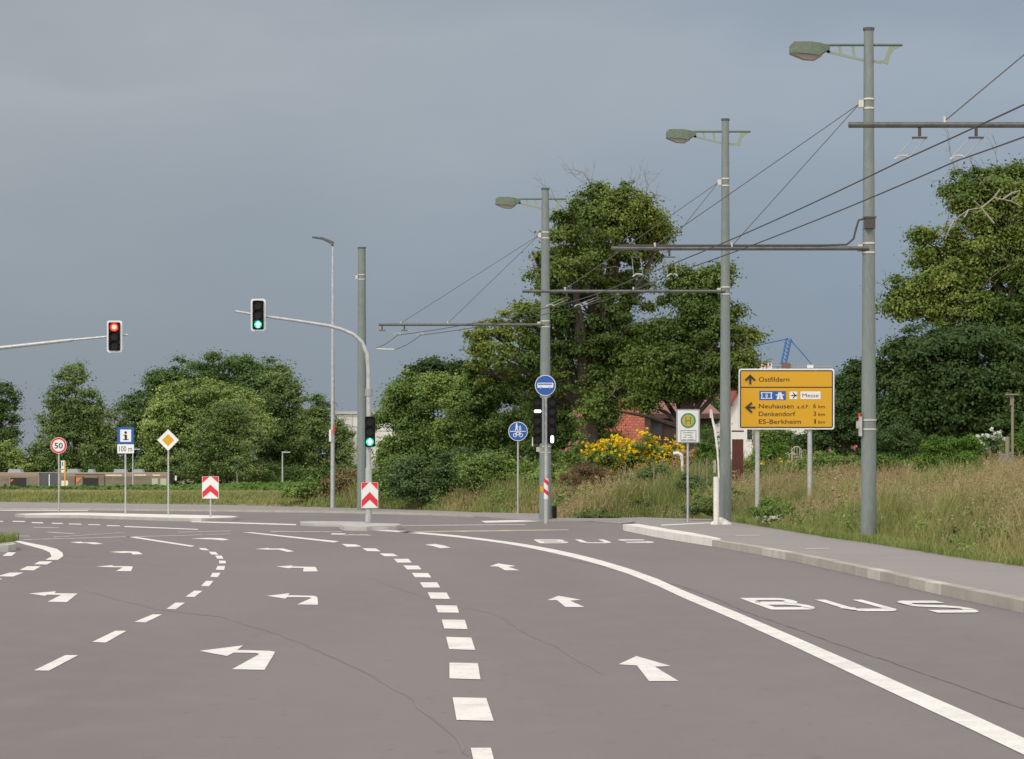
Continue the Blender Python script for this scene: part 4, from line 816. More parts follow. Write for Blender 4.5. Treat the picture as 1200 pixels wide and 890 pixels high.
b.box(((X(88) + X(123)) / 2, Y - .04, Z(556.5)), (X(123) - X(88), .02, .07), busdark); b.build('door_frame', t)
b = MB(); b.add([(X(89.5), Y - .06, Z(560.5)), (X(95.5), Y - .06, Z(560.5)), (X(89.5), Y - .06, Z(567))], [(0, 1, 2)], orange); b.build('orange_mark', t); b = MB(); b.add([(X(12.6), Y - .06, Z(562.2)), (X(16), Y - .06, Z(562.2)), (X(12.6), Y - .06, Z(565.5))], [(0, 1, 2)], orange); b.build('orange_mark', t)
for a, c in ((8, 24), (77, 91), (101.5, 109), (132, 147), (155, 167)): b = MB(); b.prism([(X(a), Z(554.4)), (X(c), Z(554.4)), (X(c - 1.5), Z(550)), (X(a + 1.5), Z(550))], Y + .4, Y + 2.1, busroof); b.build('roof_unit', t)
b = MB(); b.box(((X(-44) + X(197)) / 2, Y + 1.25, Z(554.2)), (X(197) - X(-44), 2.3, .07), busroof); b.build('roof_skin', t)
b = MB(); b.tube([(X(196), Y - .1, Z(556)), (X(201), Y - .3, Z(555.5)), (X(206), Y - .35, Z(558))], .05, busdark, 5); b.box((X(206.6), Y - .35, Z(560.5)), (.16, .2, .5), white); b.build('mirror', t)
b = MB(); b.prism(rrect(X(198) - .02, zb + .5, X(198) + .12, Z(552), .05), Y + .1, Y + 2.4, busdark); b.build('windscreen', t)
for px in (-20, 80, 168): b = MB(); b.tube([(X(px), Y - .02, zb + .48), (X(px), Y + .3, zb + .48)], .48, tyre, 20); b.tube([(X(px), Y - .04, zb + .48), (X(px), Y, zb + .48)], .26, busroof, 14); b.build('wheel', t)
for a, c, z_ in ((124, 143, 557.3), (157, 171, 557), (179, 188, 557.2)): win('display', a, c, z_ - .8, z_ + .8, mat('display_cream', (.75, .62, .42), .4), .05)
# stop flag, lamps, stake and person at the far road
Y = 266; X, Z = scr(Y); t = thing('stop_flag', 'yellow pole with white flag in front of the beige bus', 'bus stop sign', (X(76), Y, zb))
b = MB(); b.box((X(76), Y, (zb + Z(540)) / 2), (.14, .08, Z(540) - zb), mat('stop_yellow', (.65, .36, .06), .5)); b.build('pole', t)
b = MB(); b.prism([(X(71.5), Z(554)), (X(75.2), Z(554)), (X(75.2), Z(540)), (X(71.5), Z(540))], Y - .03, Y, white); b.box((X(73.3), Y - .04, Z(544)), (.12, .01, .4), hgreen); b.box((X(73.3), Y - .04, Z(550.5)), (.28, .01, .08), red); b.build('flag', t)
b = MB(); b.prism([(X(72), Z(576)), (X(79.8), Z(576)), (X(79.8), Z(563.5)), (X(72), Z(563.5))], Y - .02, Y + .02, white); b.build('timetable', t)
for px, Yl, tp, bt, hx, lab in ((331, 240, 530.5, 566, 1, 'small grey lamp post before the trees right of the priority sign'), (155.6, 262, 527, 588, 1, 'thin grey lamp post rising behind the 100m plate')):
    X, Z = scr(Yl); t = thing('street_lamp', lab, 'street lamp', (X(px), Yl, Z(bt)))
    b = MB(); b.tube([(X(px), Yl, Z(bt) - 1), (X(px), Yl, Z(tp))], [.09, .06], galv, 7); b.build('post', t)
    b = MB(); b.prism([(X(px) - .05, Z(tp) - .05), (X(px) + .75, Z(tp) - .02), (X(px) + .75, Z(tp) + .08), (X(px) - .05, Z(tp) + .1)], Yl - .12, Yl + .12, galv); b.build('lamp_head', t)
X, Z = scr(236); b = MB(); b.tube([(X(279.5), 236, .1), (X(277), 236, Z(552.5))], .045, postw, 5); tag(b.build('leaning_stake'), 'thin leaning stake at the field edge above the chevron board', 'stake')
def person(px, Y, zf, label):
    X, Z = scr(Y); x = X(px); bm = bmesh.new(); me = bpy.data.meshes.new('person'); J = {}
    def v(n, p, r): J[n] = (len(J), p, r)
    v('pel', (0, 0, .95), .15); v('wai', (0, 0, 1.1), .13); v('che', (0, .02, 1.35), .17); v('nec', (0, 0, 1.50), .06); v('hd0', (0, -.02, 1.58), .085); v('hd1', (0, -.02, 1.68), .10)
    for s_, n in ((-1, 'l'), (1, 'r')):
        v('hip' + n, (s_ * .1, 0, .88), .10); v('kne' + n, (s_ * .11, -.03, .48), .065); v('ank' + n, (s_ * .11, .02, .08), .045); v('toe' + n, (s_ * .12, -.16, .04), .04)
        v('sho' + n, (s_ * .19, 0, 1.42), .065); v('elb' + n, (s_ * .24, .03, 1.15), .045); v('wri' + n, (s_ * .23, -.12, .95), .032); v('han' + n, (s_ * .22, -.2, .90), .035)
    E = [('pel', 'wai'), ('wai', 'che'), ('che', 'nec'), ('nec', 'hd0'), ('hd0', 'hd1')]
    for n in 'lr': E += [('pel', 'hip' + n), ('hip' + n, 'kne' + n), ('kne' + n, 'ank' + n), ('ank' + n, 'toe' + n), ('che', 'sho' + n), ('sho' + n, 'elb' + n), ('elb' + n, 'wri' + n), ('wri' + n, 'han' + n)]
    names = list(J); me.from_pydata([J[n][1] for n in names], [(J[a][0], J[c][0]) for a, c in E], [])
    ob = bpy.data.objects.new('tmp', me); COL.objects.link(ob); sk = ob.modifiers.new('s', 'SKIN'); su = ob.modifiers.new('u', 'SUBSURF'); su.levels = 1; su.render_levels = 1
    for i, n in enumerate(names): me.skin_vertices[0].data[i].radius = (J[n][2], J[n][2] * (.7 if n in ('che', 'wai', 'pel') else 1))
    me.skin_vertices[0].data[0].use_root = True; bpy.context.view_layer.update()
    m2 = bpy.data.meshes.new_from_object(ob.evaluated_get(bpy.context.evaluated_depsgraph_get())); bpy.data.objects.remove(ob)
    for q in (mat('skin', (.45, .27, .19), .6), mat('shirt_pale_pink', (.72, .62, .64), .8), mat('trousers_dark', (.05, .06, .09), .8)): m2.materials.append(q)
    for p in m2.polygons:
        c = p.center; p.material_index = 0 if c.z > 1.50 or (abs(c.x) > .17 and c.z < 1.2) else (1 if c.z > .95 else 2); p.use_smooth = True
    m2.name = 'person'; t = bpy.data.objects.new('person', m2); COL.objects.link(t); t.location = (x, Y, zf); tag(t, label, 'person'); t.rotation_euler = (0, 0, R(150))
    h = MB(); h.tube([(0, .03, 1.55), (0, .03, 1.62), (0, .01, 1.72), (0, 0, 1.79)], [.075, .125, .125, .06], mat('dark_hair', (.02, .015, .012), .6), 12); ho = h.build('hair', None); ho.parent = t
person(6.2, 264, zb - .05 + .15, 'person in pale pink top with dark hair standing by the bus')
# ================================================================== vegetation
def clump_leaves(C, rad, n, leaf, out, seed, flat=.7):
    """C (k,3) clump centres, rad (k,), returns verts & quads of n bent leaves per clump"""
    g = np.random.default_rng(seed); k = len(C); P = np.repeat(C, n, 0); rr = np.repeat(rad, n)
    d = g.normal(size=(k * n, 3)); d /= np.linalg.norm(d, axis=1)[:, None]; r = np.minimum(np.abs(g.normal(size=k * n)) * .62, 1.7)
    off = d * (r * rr)[:, None]; off[:, 2] *= flat; P = P + off
    nr = np.repeat(out, n, 0) * .5 + d * .45 + np.array([0, 0, .45]) + g.normal(size=(k * n, 3)) * .45; nr /= np.linalg.norm(nr, axis=1)[:, None]
    a = np.cross(nr, g.normal(size=(k * n, 3))); a /= np.linalg.norm(a, axis=1)[:, None] + 1e-9; b = np.cross(nr, a)
    s = (leaf * (.6 + .8 * g.random(k * n)))[:, None]
    v0 = P - a * s * .5; v1 = P + b * s * .32 + nr * s * .06; v2 = P + a * s * .55 - nr * s * .08; v3 = P - b * s * .32 + nr * s * .06
    V = np.stack([v0, v1, v2, v3], 1).reshape(-1, 3); return V
def crown(lobes, nclump, nleaf, leaf, seed, crad=.8, zmin=None, flat=.55, inner=.5, cf=.95):
    nleaf = int(nleaf * 3.3); leaf = leaf * .44; crad = crad * .80; nclump = int(nclump * cf)
    g = np.random.default_rng(seed); L_ = np.array(lobes, float); wgt = (L_[:, 3] * L_[:, 5]) ** 1.0; wgt /= wgt.sum()
    idx = g.choice(len(L_), nclump, p=wgt); d = g.normal(size=(nclump, 3)); d /= np.linalg.norm(d, axis=1)[:, None]
    q_ = g.random(nclump); r = np.where(q_ < .62, .74 + .28 * g.random(nclump), np.where(q_ < .80, 1.0 + .22 * g.random(nclump), inner + .3 * g.random(nclump))) ; C = L_[idx, :3] + d * L_[idx, 3:6] * r[:, None]
    rad = crad * (.55 + .8 * g.random(nclump)); 
    if zmin is not None: C[:, 2] = np.maximum(C[:, 2], zmin + .2 * rad)
    out = d.copy()
    return clump_leaves(C, rad, nleaf, leaf, out, seed + 1, flat), C
def quads(n): return np.arange(n * 4).reshape(-1, 4)
def LB(px, py, rx, ry, Y, dy=0, deep=.9):   # lobe seen at pixel px,py with pixel radii, standing at depth Y+dy
    Yd = Y + dy; k = Yd / F; return ((px - 600) * k, Yd, EYE - (py - HZ) * k, rx * k, rx * k * deep, ry * k)
def limbs(name, parent, base, lobes, r0, m, seed, twigs=0, tm=None, tlen=1.5):
    g = random.Random(seed); b = MB(); bx = Vector(base); tops = [Vector(l[:3]) for l in lobes]; zmid = min(t_.z for t_ in tops); zc = base[2] + max(1.0, (zmid - base[2]) * .75)
    fork = Vector((bx.x + g.uniform(-.2, .2), bx.y, zc)); b.tube([bx - Vector((0, 0, .4)), bx.lerp(fork, .5) + Vector((g.uniform(-.1, .1), 0, 0)), fork], [r0 * 1.25, r0 * .95, r0 * .8], m, 8)
    hi = max(tops, key=lambda q: q.z); b.tube([fork, fork.lerp(hi, .5) + Vector((g.uniform(-.3, .3), 0, 0)), hi], [r0 * .75, r0 * .45, r0 * .12], m, 7)
    for q, l in zip(tops, lobes):
        mid = fork.lerp(q, .5) + Vector((g.uniform(-.3, .3), g.uniform(-.3, .3), g.uniform(.0, .5))); b.tube([fork, mid, q], [r0 * .5, r0 * .28, r0 * .08], m, 6)
        for _ in range(5):
            d = Vector((g.gauss(0, 1), g.gauss(0, 1), g.gauss(.2, .8))).normalized(); e = q + Vector((d.x * l[3], d.y * l[4], d.z * l[5])) * .85; b.tube([q.lerp(mid, g.random() * .5), q.lerp(e, .5) + Vector((0, 0, .15)), e], [r0 * .12, r0 * .07, r0 * .03], m, 4)
    o = b.build(name, parent)
    if twigs:
        b = MB()
        for _ in range(twigs):
            l = g.choice(lobes); d = Vector((g.gauss(0, 1), g.gauss(0, .6), g.gauss(.5, .7))).normalized(); c = Vector(l[:3]); p = c + Vector((d.x * l[3], d.y * l[4], d.z * l[5])) * .66
            def grow(p, d, ln, r, dep):
                q = p + d * ln * .5 + Vector((g.gauss(0, .06), g.gauss(0, .06), g.gauss(0, .06))) * ln; e = q + (d + Vector((g.gauss(0, .25), g.gauss(0, .25), g.gauss(.1, .25)))).normalized() * ln * .5
                b.tube([p, q, e], [r, r * .75, r * .45], tm or m, 3, False)
                if dep > 0:
                    for s_ in (q, e, e): grow(s_, (d + Vector((g.gauss(0, .55), g.gauss(0, .55), g.gauss(.1, .5)))).normalized(), ln * .62, r * .5, dep - 1)
            grow(p, d, tlen * g.uniform(.5, 1.0), .022, 2)
        b.build('dead_twigs', parent)
    return o
def tree(name, label, base_px, Y, lobes_px, m, nclump, nleaf, leaf, crad=.8, r0=.3, seed=1, twigs=0, tlen=1.5, group=None, zb=None, parts=True, inner=.5, spray=0, shrink=1.0, cf=.95):
    zb = zt((base_px - 600) * Y / F, Y) if zb is None else zb; x = (base_px - 600) * Y / F; t = thing(name, label, 'tree', (x, Y, zb), group)
    lobes = [LB(*l[:4], Y, *(l[4:])) for l in lobes_px]
    limbs('trunk', t, (x, Y, zb), lobes, r0, bark, seed, twigs, twigm, tlen)
    lobes = [(a, b_, c, d * shrink, e * shrink, f * shrink) for a, b_, c, d, e, f in lobes]; g = random.Random(seed + 3)
    for l in list(lobes):
        for _ in range(spray):
            d = Vector((g.gauss(0, 1), g.gauss(0, .8), g.gauss(.15, .8))).normalized(); k = g.uniform(1.0, 1.3); q = g.uniform(.16, .34); rr = (l[3] + l[5]) / 2
            lobes.append((l[0] + d.x * l[3] * k, l[1] + d.y * l[4] * k, l[2] + d.z * l[5] * k, rr * q * 1.3, rr * q * 1.3, rr * q * .8))
    V, C = crown(lobes, nclump, nleaf, leaf, seed * 13 + 5, crad, zb + .3, inner=inner, cf=cf); npmesh('crown', V, quads(len(V) // 4), m, t); return t
# big ragged tree behind the second and third masts
tree('old_tree', 'big ragged broadleaf tree with dead top twigs behind the second and third masts', 690, 104,
     [(735, 238, 30, 26), (705, 240, 30, 22), (722, 262, 52, 40), (676, 262, 34, 30, -2), (780, 270, 10, 14), (628, 300, 12, 10), (560, 432, 16, 10), (552, 395, 12, 8), (755, 285, 30, 36, 1), (708, 310, 52, 32), (668, 310, 34, 26, -2), (640, 330, 22, 18), (700, 360, 62, 34), (745, 335, 20, 22, 1), (620, 372, 34, 22, -1), (575, 392, 26, 16, -1), (650, 400, 56, 32), (598, 418, 40, 24, -2), (575, 440, 26, 14), (720, 410, 50, 40), (660, 450, 66, 30), (705, 455, 36, 34, 2), (560, 410, 14, 12)],
     lf_oldtree, 1050, 60, .27, .58, .5, 21, 26, 1.3, inner=.45, spray=8, shrink=.80, cf=.82)
tree('old_tree', 'wide dark tree with drooping right side between the bus stop board and tall tree', 800, 101,
     [(802, 335, 26, 24), (832, 326, 20, 20), (820, 352, 30, 22), (748, 470, 26, 12), (782, 392, 24, 24), (830, 385, 42, 32), (868, 400, 20, 20), (790, 425, 50, 32), (840, 430, 36, 30), (870, 430, 12, 16, -1), (768, 446, 38, 20), (812, 452, 36, 20), (742, 425, 28, 30, 2), (702, 478, 24, 20, -2)],
     lf_oldtree, 700, 60, .27, .58, .25, 33, 16, 1.1, inner=.45, spray=6, shrink=.82, cf=1.0)
# right edge trees
tree('right_tree', 'tall tree at the right edge with pale dead branches in its crown', 1205, 96,
     [(1195, 235, 50, 42), (1150, 245, 34, 30), (1125, 222, 26, 20), (1105, 300, 36, 34), (1165, 300, 50, 40), (1230, 300, 60, 80), (1080, 345, 40, 30), (1130, 360, 60, 34), (1195, 370, 50, 40), (1062, 350, 20, 22), (1175, 215, 40, 22), (1240, 210, 40, 30)],
     lf_right, 1050, 60, .27, .62, .5, 41, 22, 1.2, inner=.4, spray=6, shrink=.84, cf=1.0)
rt = bpy.data.objects['right_tree']; b = MB(); pale = mat('bleached_branch', (.30, .28, .24), .9); g = random.Random(5)
for pts in (((1165, 262), (1150, 244), (1135, 246), (1118, 258)), ((1150, 244), (1165, 232), (1185, 236), (1198, 243)), ((1165, 232), (1172, 222)), ((1150, 244), (1142, 236)), ((1118, 258), (1112, 270), (1108, 280)), ((1135, 246), (1130, 255)), ((1175, 234), (1186, 226), (1194, 224)), ((1185, 236), (1192, 230))):
    b.tube([AT(p[0], p[1], 92.6 + g.uniform(-.2, .2)) for p in pts], [.034 - .006 * i for i in range(len(pts))], pale, 5)
b.build('pale_branches', rt)
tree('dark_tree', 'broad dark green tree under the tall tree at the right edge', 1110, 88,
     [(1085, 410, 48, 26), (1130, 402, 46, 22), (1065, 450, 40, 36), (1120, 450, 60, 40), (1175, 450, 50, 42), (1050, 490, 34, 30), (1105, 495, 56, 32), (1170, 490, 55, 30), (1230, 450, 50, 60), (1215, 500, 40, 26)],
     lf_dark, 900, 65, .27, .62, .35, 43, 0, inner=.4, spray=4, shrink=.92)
tree('conifer', 'small dark conifer with a spiky top between the yellow board and near mast', 990, 98,
     [(1000, 435, 9, 14), (999, 455, 16, 16), (985, 480, 22, 20), (1012, 480, 22, 22), (1000, 505, 36, 20), (965, 515, 26, 18), (1030, 510, 24, 22), (983, 450, 5, 10)],
     lf_dark, 330, 70, .22, .5, .18, 47, 0)
# middle shrubbery
def shrub(name, label, cat, Y, lobes_px, m, nclump, nleaf, leaf, crad, seed, zb=None, stems=True, group=None, extra=None):
    cx = sum(l[0] for l in lobes_px) / len(lobes_px); x = (cx - 600) * Y / F; zb = zt(x, Y) if zb is None else zb; t = thing(name, label, cat, (x, Y, zb), group)
    lobes = [LB(*l[:4], Y, *(l[4:])) for l in lobes_px]; g = random.Random(seed + 1); l2 = [(a, b_, c, d * .93, e * .93, f * .93) for a, b_, c, d, e, f in lobes]
    for l in lobes:
        for _ in range(4):
            d = Vector((g.gauss(0, 1), g.gauss(0, .8), abs(g.gauss(.3, .8)))).normalized(); k = g.uniform(.95, 1.2); q = (l[3] + l[5]) / 2 * g.uniform(.12, .28); l2.append((l[0] + d.x * l[3] * k, l[1] + d.y * l[4] * k, l[2] + d.z * l[5] * k, q, q, q * 1.3))
    V, C = crown(l2, nclump, nleaf, leaf, seed, crad, zb + .05, inner=.4); npmesh('foliage', V, quads(len(V) // 4), m, t)
    if stems:
        b = MB(); g = random.Random(seed)
        for l in lobes: b.tube([(x + (l[0] - x) * .4, Y, zb - .1), (x + (l[0] - x) * .8, Y, zb + (l[2] - zb) * .5), l[:3]], [.05, .04, .015], bark, 5)
        b.build('stems', t)
    if extra:
        nm, mm, nf, sz, up = extra; g = np.random.default_rng(seed + 9); idx = g.integers(0, len(C), nf); P = C[idx] + g.normal(size=(nf, 3)) * crad * .35; P[:, 2] += up
        P[:, 1] -= .0
        V = clump_leaves(P, np.full(nf, sz * .6), 7, sz, np.tile([0, -.6, .6], (nf, 1)), seed + 11, 1); npmesh(nm, V, quads(len(V) // 4), mm, t)
    return t
shrub('shrub', 'tall dark bush poking above the thicket right of the curved mast', 'bush', 118, [(512, 436, 26, 15), (495, 450, 22, 18), (530, 450, 20, 20), (545, 462, 26, 18)], lf_dark, 150, 60, .26, .6, 51)
shrub('shrub', 'leafy green thicket immediately right of the curved signal mast', 'bush', 110, [(475, 475, 28, 26), (500, 465, 30, 24), (460, 500, 20, 24), (490, 510, 38, 30), (470, 540, 26, 28), (505, 545, 36, 28), (455, 530, 12, 20), (450, 560, 16, 22), (470, 572, 22, 18, -5), (500, 575, 26, 16, -6), (530, 570, 26, 20, -5)], lf_shrub, 640, 60, .24, .55, 53)
shrub('shrub', 'broad feathery green thicket left of the walkers sign', 'bush', 108, [(545, 465, 40, 26), (580, 455, 34, 20), (560, 500, 44, 30), (600, 480, 34, 30), (535, 530, 32, 30), (580, 540, 34, 28), (615, 520, 28, 30), (560, 560, 30, 22, -6), (595, 562, 30, 20, -7), (625, 560, 24, 20, -7)], lf_shrub, 700, 60, .24, .55, 57)
shrub('shrub', 'green bushes right of the bus signals below the ragged tree', 'bush', 105, [(660, 480, 40, 30), (690, 490, 30, 26), (640, 510, 34, 30), (680, 525, 34, 24), (700, 515, 20, 20), (655, 540, 30, 20), (655, 565, 24, 14, -10), (690, 545, 30, 16, -5)], lf_shrub, 520, 60, .23, .5, 59)
shrub('shrub', 'low bluish green bush at the foot of the thicket', 'bush', 101, [(475, 560, 22, 22), (500, 570, 26, 18), (525, 560, 22, 20), (545, 545, 24, 14)], lf_blue, 200, 50, .2, .42, 61)
shrub('shrub', 'low yellow green bush left of the walkers sign post', 'bush', 98, [(560, 555, 24, 20), (585, 550, 22, 18), (590, 570, 18, 14)], lf_shrub, 160, 50, .2, .4, 63)
shrub('flowering_shrub', 'tall pink flowered hollyhock plants right of the bus signals', 'plant', 97, [(677, 520, 6, 40), (690, 540, 10, 20), (665, 545, 12, 18)], lf_shrub, 60, 40, .15, .28, 65, extra=('flowers', pet_p, 16, .13, .1))
shrub('flowering_shrub', 'long bank of yellow flowers left of the bus stop board', 'flowers', 96, [(703, 540, 12, 16), (718, 538, 18, 20), (740, 537, 22, 20), (762, 539, 20, 20), (783, 543, 18, 18)], lf_shrub, 230, 45, .16, .38, 67, extra=('flowers', pet_y, 800, .12, .18))
shrub('flowering_shrub', 'feathery tan plumes behind the stop sign post', 'plant', 94, [(812, 542, 14, 14), (800, 545, 12, 12), (824, 545, 10, 12)], lf_yellowgrass, 90, 45, .14, .32, 69)
shrub('shrub', 'bright green bush between the stop sign and second mast', 'bush', 92, [(828, 530, 14, 24), (838, 545, 12, 24), (822, 555, 12, 14)], lf_bright, 110, 50, .14, .34, 71)
shrub('shrub', 'dark brown dock weeds left of the yellow flowers', 'plant', 88, [(680, 555, 14, 14), (695, 562, 12, 12), (708, 560, 12, 12), (666, 565, 10, 8)], lf_brown, 90, 45, .10, .3, 73, stems=False)
shrub('shrub', 'light green bramble in front of the yellow flowers', 'bush', 90, [(760, 565, 22, 14), (775, 555, 16, 12), (745, 572, 18, 10), (785, 575, 16, 10)], leafmat('leaves_bramble', [(.09, .14, .04), (.15, .21, .06), (.24, .30, .09)], .8), 140, 40, .15, .35, 75)
shrub('shrub', 'greyish low leafy plant just left of the short white tube', 'plant', 84, [(820, 572, 14, 10), (805, 566, 12, 8)], lf_blue, 50, 40, .14, .28, 76)
# gardens on the right
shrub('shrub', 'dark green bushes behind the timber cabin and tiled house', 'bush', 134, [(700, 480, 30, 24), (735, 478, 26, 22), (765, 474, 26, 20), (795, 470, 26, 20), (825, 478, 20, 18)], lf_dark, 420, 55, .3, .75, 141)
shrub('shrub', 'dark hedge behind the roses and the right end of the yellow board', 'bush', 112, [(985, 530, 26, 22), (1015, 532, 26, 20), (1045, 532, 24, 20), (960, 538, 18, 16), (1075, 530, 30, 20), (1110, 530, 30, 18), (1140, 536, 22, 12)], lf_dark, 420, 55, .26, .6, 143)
shrub('shrub', 'round bright bush below the left end of the yellow board', 'bush', 90, [(905, 535, 16, 14), (893, 540, 12, 14), (915, 545, 12, 12)], lf_bright, 110, 45, .14, .32, 77)
shrub('shrub', 'climbing green leaves on the white house wall', 'bush', 100, [(907, 512, 16, 10), (920, 520, 14, 14), (895, 515, 10, 10), (928, 530, 12, 12)], lf_shrub, 120, 45, .17, .36, 79)
shrub('flowering_shrub', 'rose hedge with pink blooms right of the sign post', 'bush', 82, [(965, 545, 20, 14), (985, 548, 18, 14), (1003, 550, 14, 14), (945, 550, 14, 10)], lf_shrub, 190, 45, .13, .32, 81, extra=('flowers', pet_p, 7, .14, .25))
shrub('shrub', 'low yellow green hedge right of the near mast', 'bush', 78, [(1040, 545, 16, 9), (1060, 548, 18, 9), (1075, 545, 12, 10), (1025, 548, 10, 9)], lf_bright, 130, 45, .12, .28, 83)
shrub('shrub', 'dark green shrub behind the low hedge right of the near mast', 'bush', 83, [(1045, 520, 24, 18), (1065, 530, 20, 16), (1030, 535, 16, 14)], lf_dark, 150, 50, .17, .38, 85)
shrub('shrub', 'bright feathery green bush in front of the dark tree', 'bush', 70, [(1100, 530, 18, 16), (1125, 530, 20, 18), (1110, 550, 28, 16), (1090, 550, 16, 14), (1135, 548, 14, 14)], lf_bright, 260, 50, .12, .28, 87)
shrub('flowering_shrub', 'small bush of white flowers left of the bird feeder', 'bush', 76, [(1153, 520, 12, 10), (1164, 522, 10, 10), (1150, 530, 14, 8)], lf_blue, 70, 40, .1, .24, 89, extra=('flowers', pet_w, 60, .11, .08))
shrub('shrub', 'bright low hedge behind the bird feeder stake', 'bush', 78, [(1180, 525, 14, 9), (1195, 523, 14, 11), (1215, 523, 14, 11)], lf_bright, 100, 45, .13, .28, 91)
shrub('shrub', 'low dark hedge below the middle of the yellow board', 'bush', 88, [(880, 550, 12, 10), (870, 560, 10, 10), (925, 553, 14, 10)], lf_shrub, 90, 45, .14, .3, 93, extra=('flowers', pet_y, 16, .1, .1))
# far left tree belt
FT = 'trees behind the far road'
tree('far_tree', 'dark tree cut by the left edge above the beige bus', 0, 300, [(0, 470, 18, 22), (5, 500, 22, 26), (-25, 480, 30, 50), (10, 530, 18, 24), (-10, 545, 30, 16)], lf_far_dark, 260, 40, .6, 1.5, .4, 101, group=FT, zb=-1.5, spray=4, shrink=.92)
tree('far_tree', 'low bright green bush like tree at the left edge', 2, 294, [(2, 525, 16, 12), (-12, 535, 20, 16), (14, 540, 12, 14), (25, 550, 16, 8)], lf_far_light, 110, 40, .5, 1.2, .2, 103, group=FT, zb=-1.5, spray=4, shrink=.92)
tree('far_tree', 'tall light green tree between the 50 sign and the information sign', 85, 296, [(88, 440, 18, 13), (84, 465, 30, 20), (105, 490, 26, 22), (70, 495, 26, 22), (90, 520, 40, 24), (60, 535, 26, 20), (120, 530, 24, 26), (130, 500, 12, 14), (45, 545, 20, 16), (90, 550, 46, 16)], lf_far_mid, 600, 40, .6, 1.4, .45, 105, group=FT, zb=-1.5, spray=4, shrink=.92)
tree('far_tree', 'tallest dark rounded tree at the back of the belt', 235, 318, [(262, 432, 32, 20), (290, 440, 28, 20), (225, 445, 34, 20), (190, 455, 28, 22), (170, 480, 26, 26), (160, 500, 16, 30), (220, 480, 50, 40), (280, 470, 50, 40), (170, 530, 30, 30), (315, 450, 22, 22)], lf_far_dark, 720, 40, .65, 1.6, .5, 107, group=FT, zb=-1.5, spray=4, shrink=.92)
tree('far_tree', 'pale green rounded tree behind the priority sign', 240, 292, [(240, 462, 36, 18), (205, 475, 28, 20), (275, 475, 30, 20), (230, 500, 50, 26), (290, 505, 26, 28), (190, 510, 24, 26), (215, 540, 40, 22), (180, 545, 22, 18), (303, 500, 14, 16)], lf_far_light, 620, 40, .6, 1.4, .45, 109, group=FT, zb=-1.5, spray=4, shrink=.92)
tree('far_tree', 'fresh green lower tree above the chevron board', 262, 284, [(265, 485, 22, 18), (255, 510, 30, 22), (285, 515, 24, 26), (250, 540, 34, 22), (285, 548, 26, 18), (230, 545, 20, 18)], lf_far_mid, 380, 40, .5, 1.2, .3, 111, group=FT, zb=-1.4, spray=4, shrink=.92)
tree('far_tree', 'olive green tree left of the slim silver lamp post', 325, 300, [(325, 440, 16, 14), (335, 465, 24, 22), (320, 485, 28, 24), (345, 500, 24, 26), (325, 520, 32, 26), (350, 530, 22, 24), (310, 550, 24, 16), (340, 552, 30, 14)], lf_far_mid, 520, 40, .6, 1.4, .4, 113, group=FT, zb=-1.4, spray=4, shrink=.92)
tree('far_tree', 'narrow dark tree immediately behind the slim silver lamp post', 376, 296, [(376, 475, 10, 12), (372, 495, 16, 18), (390, 510, 16, 20), (375, 525, 22, 22), (400, 540, 14, 16), (370, 550, 26, 16), (408, 520, 8, 14)], lf_far_mid, 300, 40, .55, 1.2, .3, 115, group=FT, zb=-1.4, spray=4, shrink=.92)
V, C = crown([LB(x_, 556, 30, 12, 288 + (i % 3) * 6) for i, x_ in enumerate(range(120, 440, 32))], 420, 40, .5, 501, 1.0, -1.4); tag(npmesh('undergrowth', V, quads(len(V) // 4), lf_far_dark), 'dark undergrowth along the foot of the far tree belt', 'undergrowth', kind='stuff')
V, C = crown([LB(x_, 548, 26, 12, 330) for x_ in range(-40, 160, 30)], 200, 40, .6, 503, 1.2, -1.4); tag(npmesh('undergrowth', V, quads(len(V) // 4), lf_far_dark), 'dark undergrowth behind the beige bus', 'undergrowth', kind='stuff')
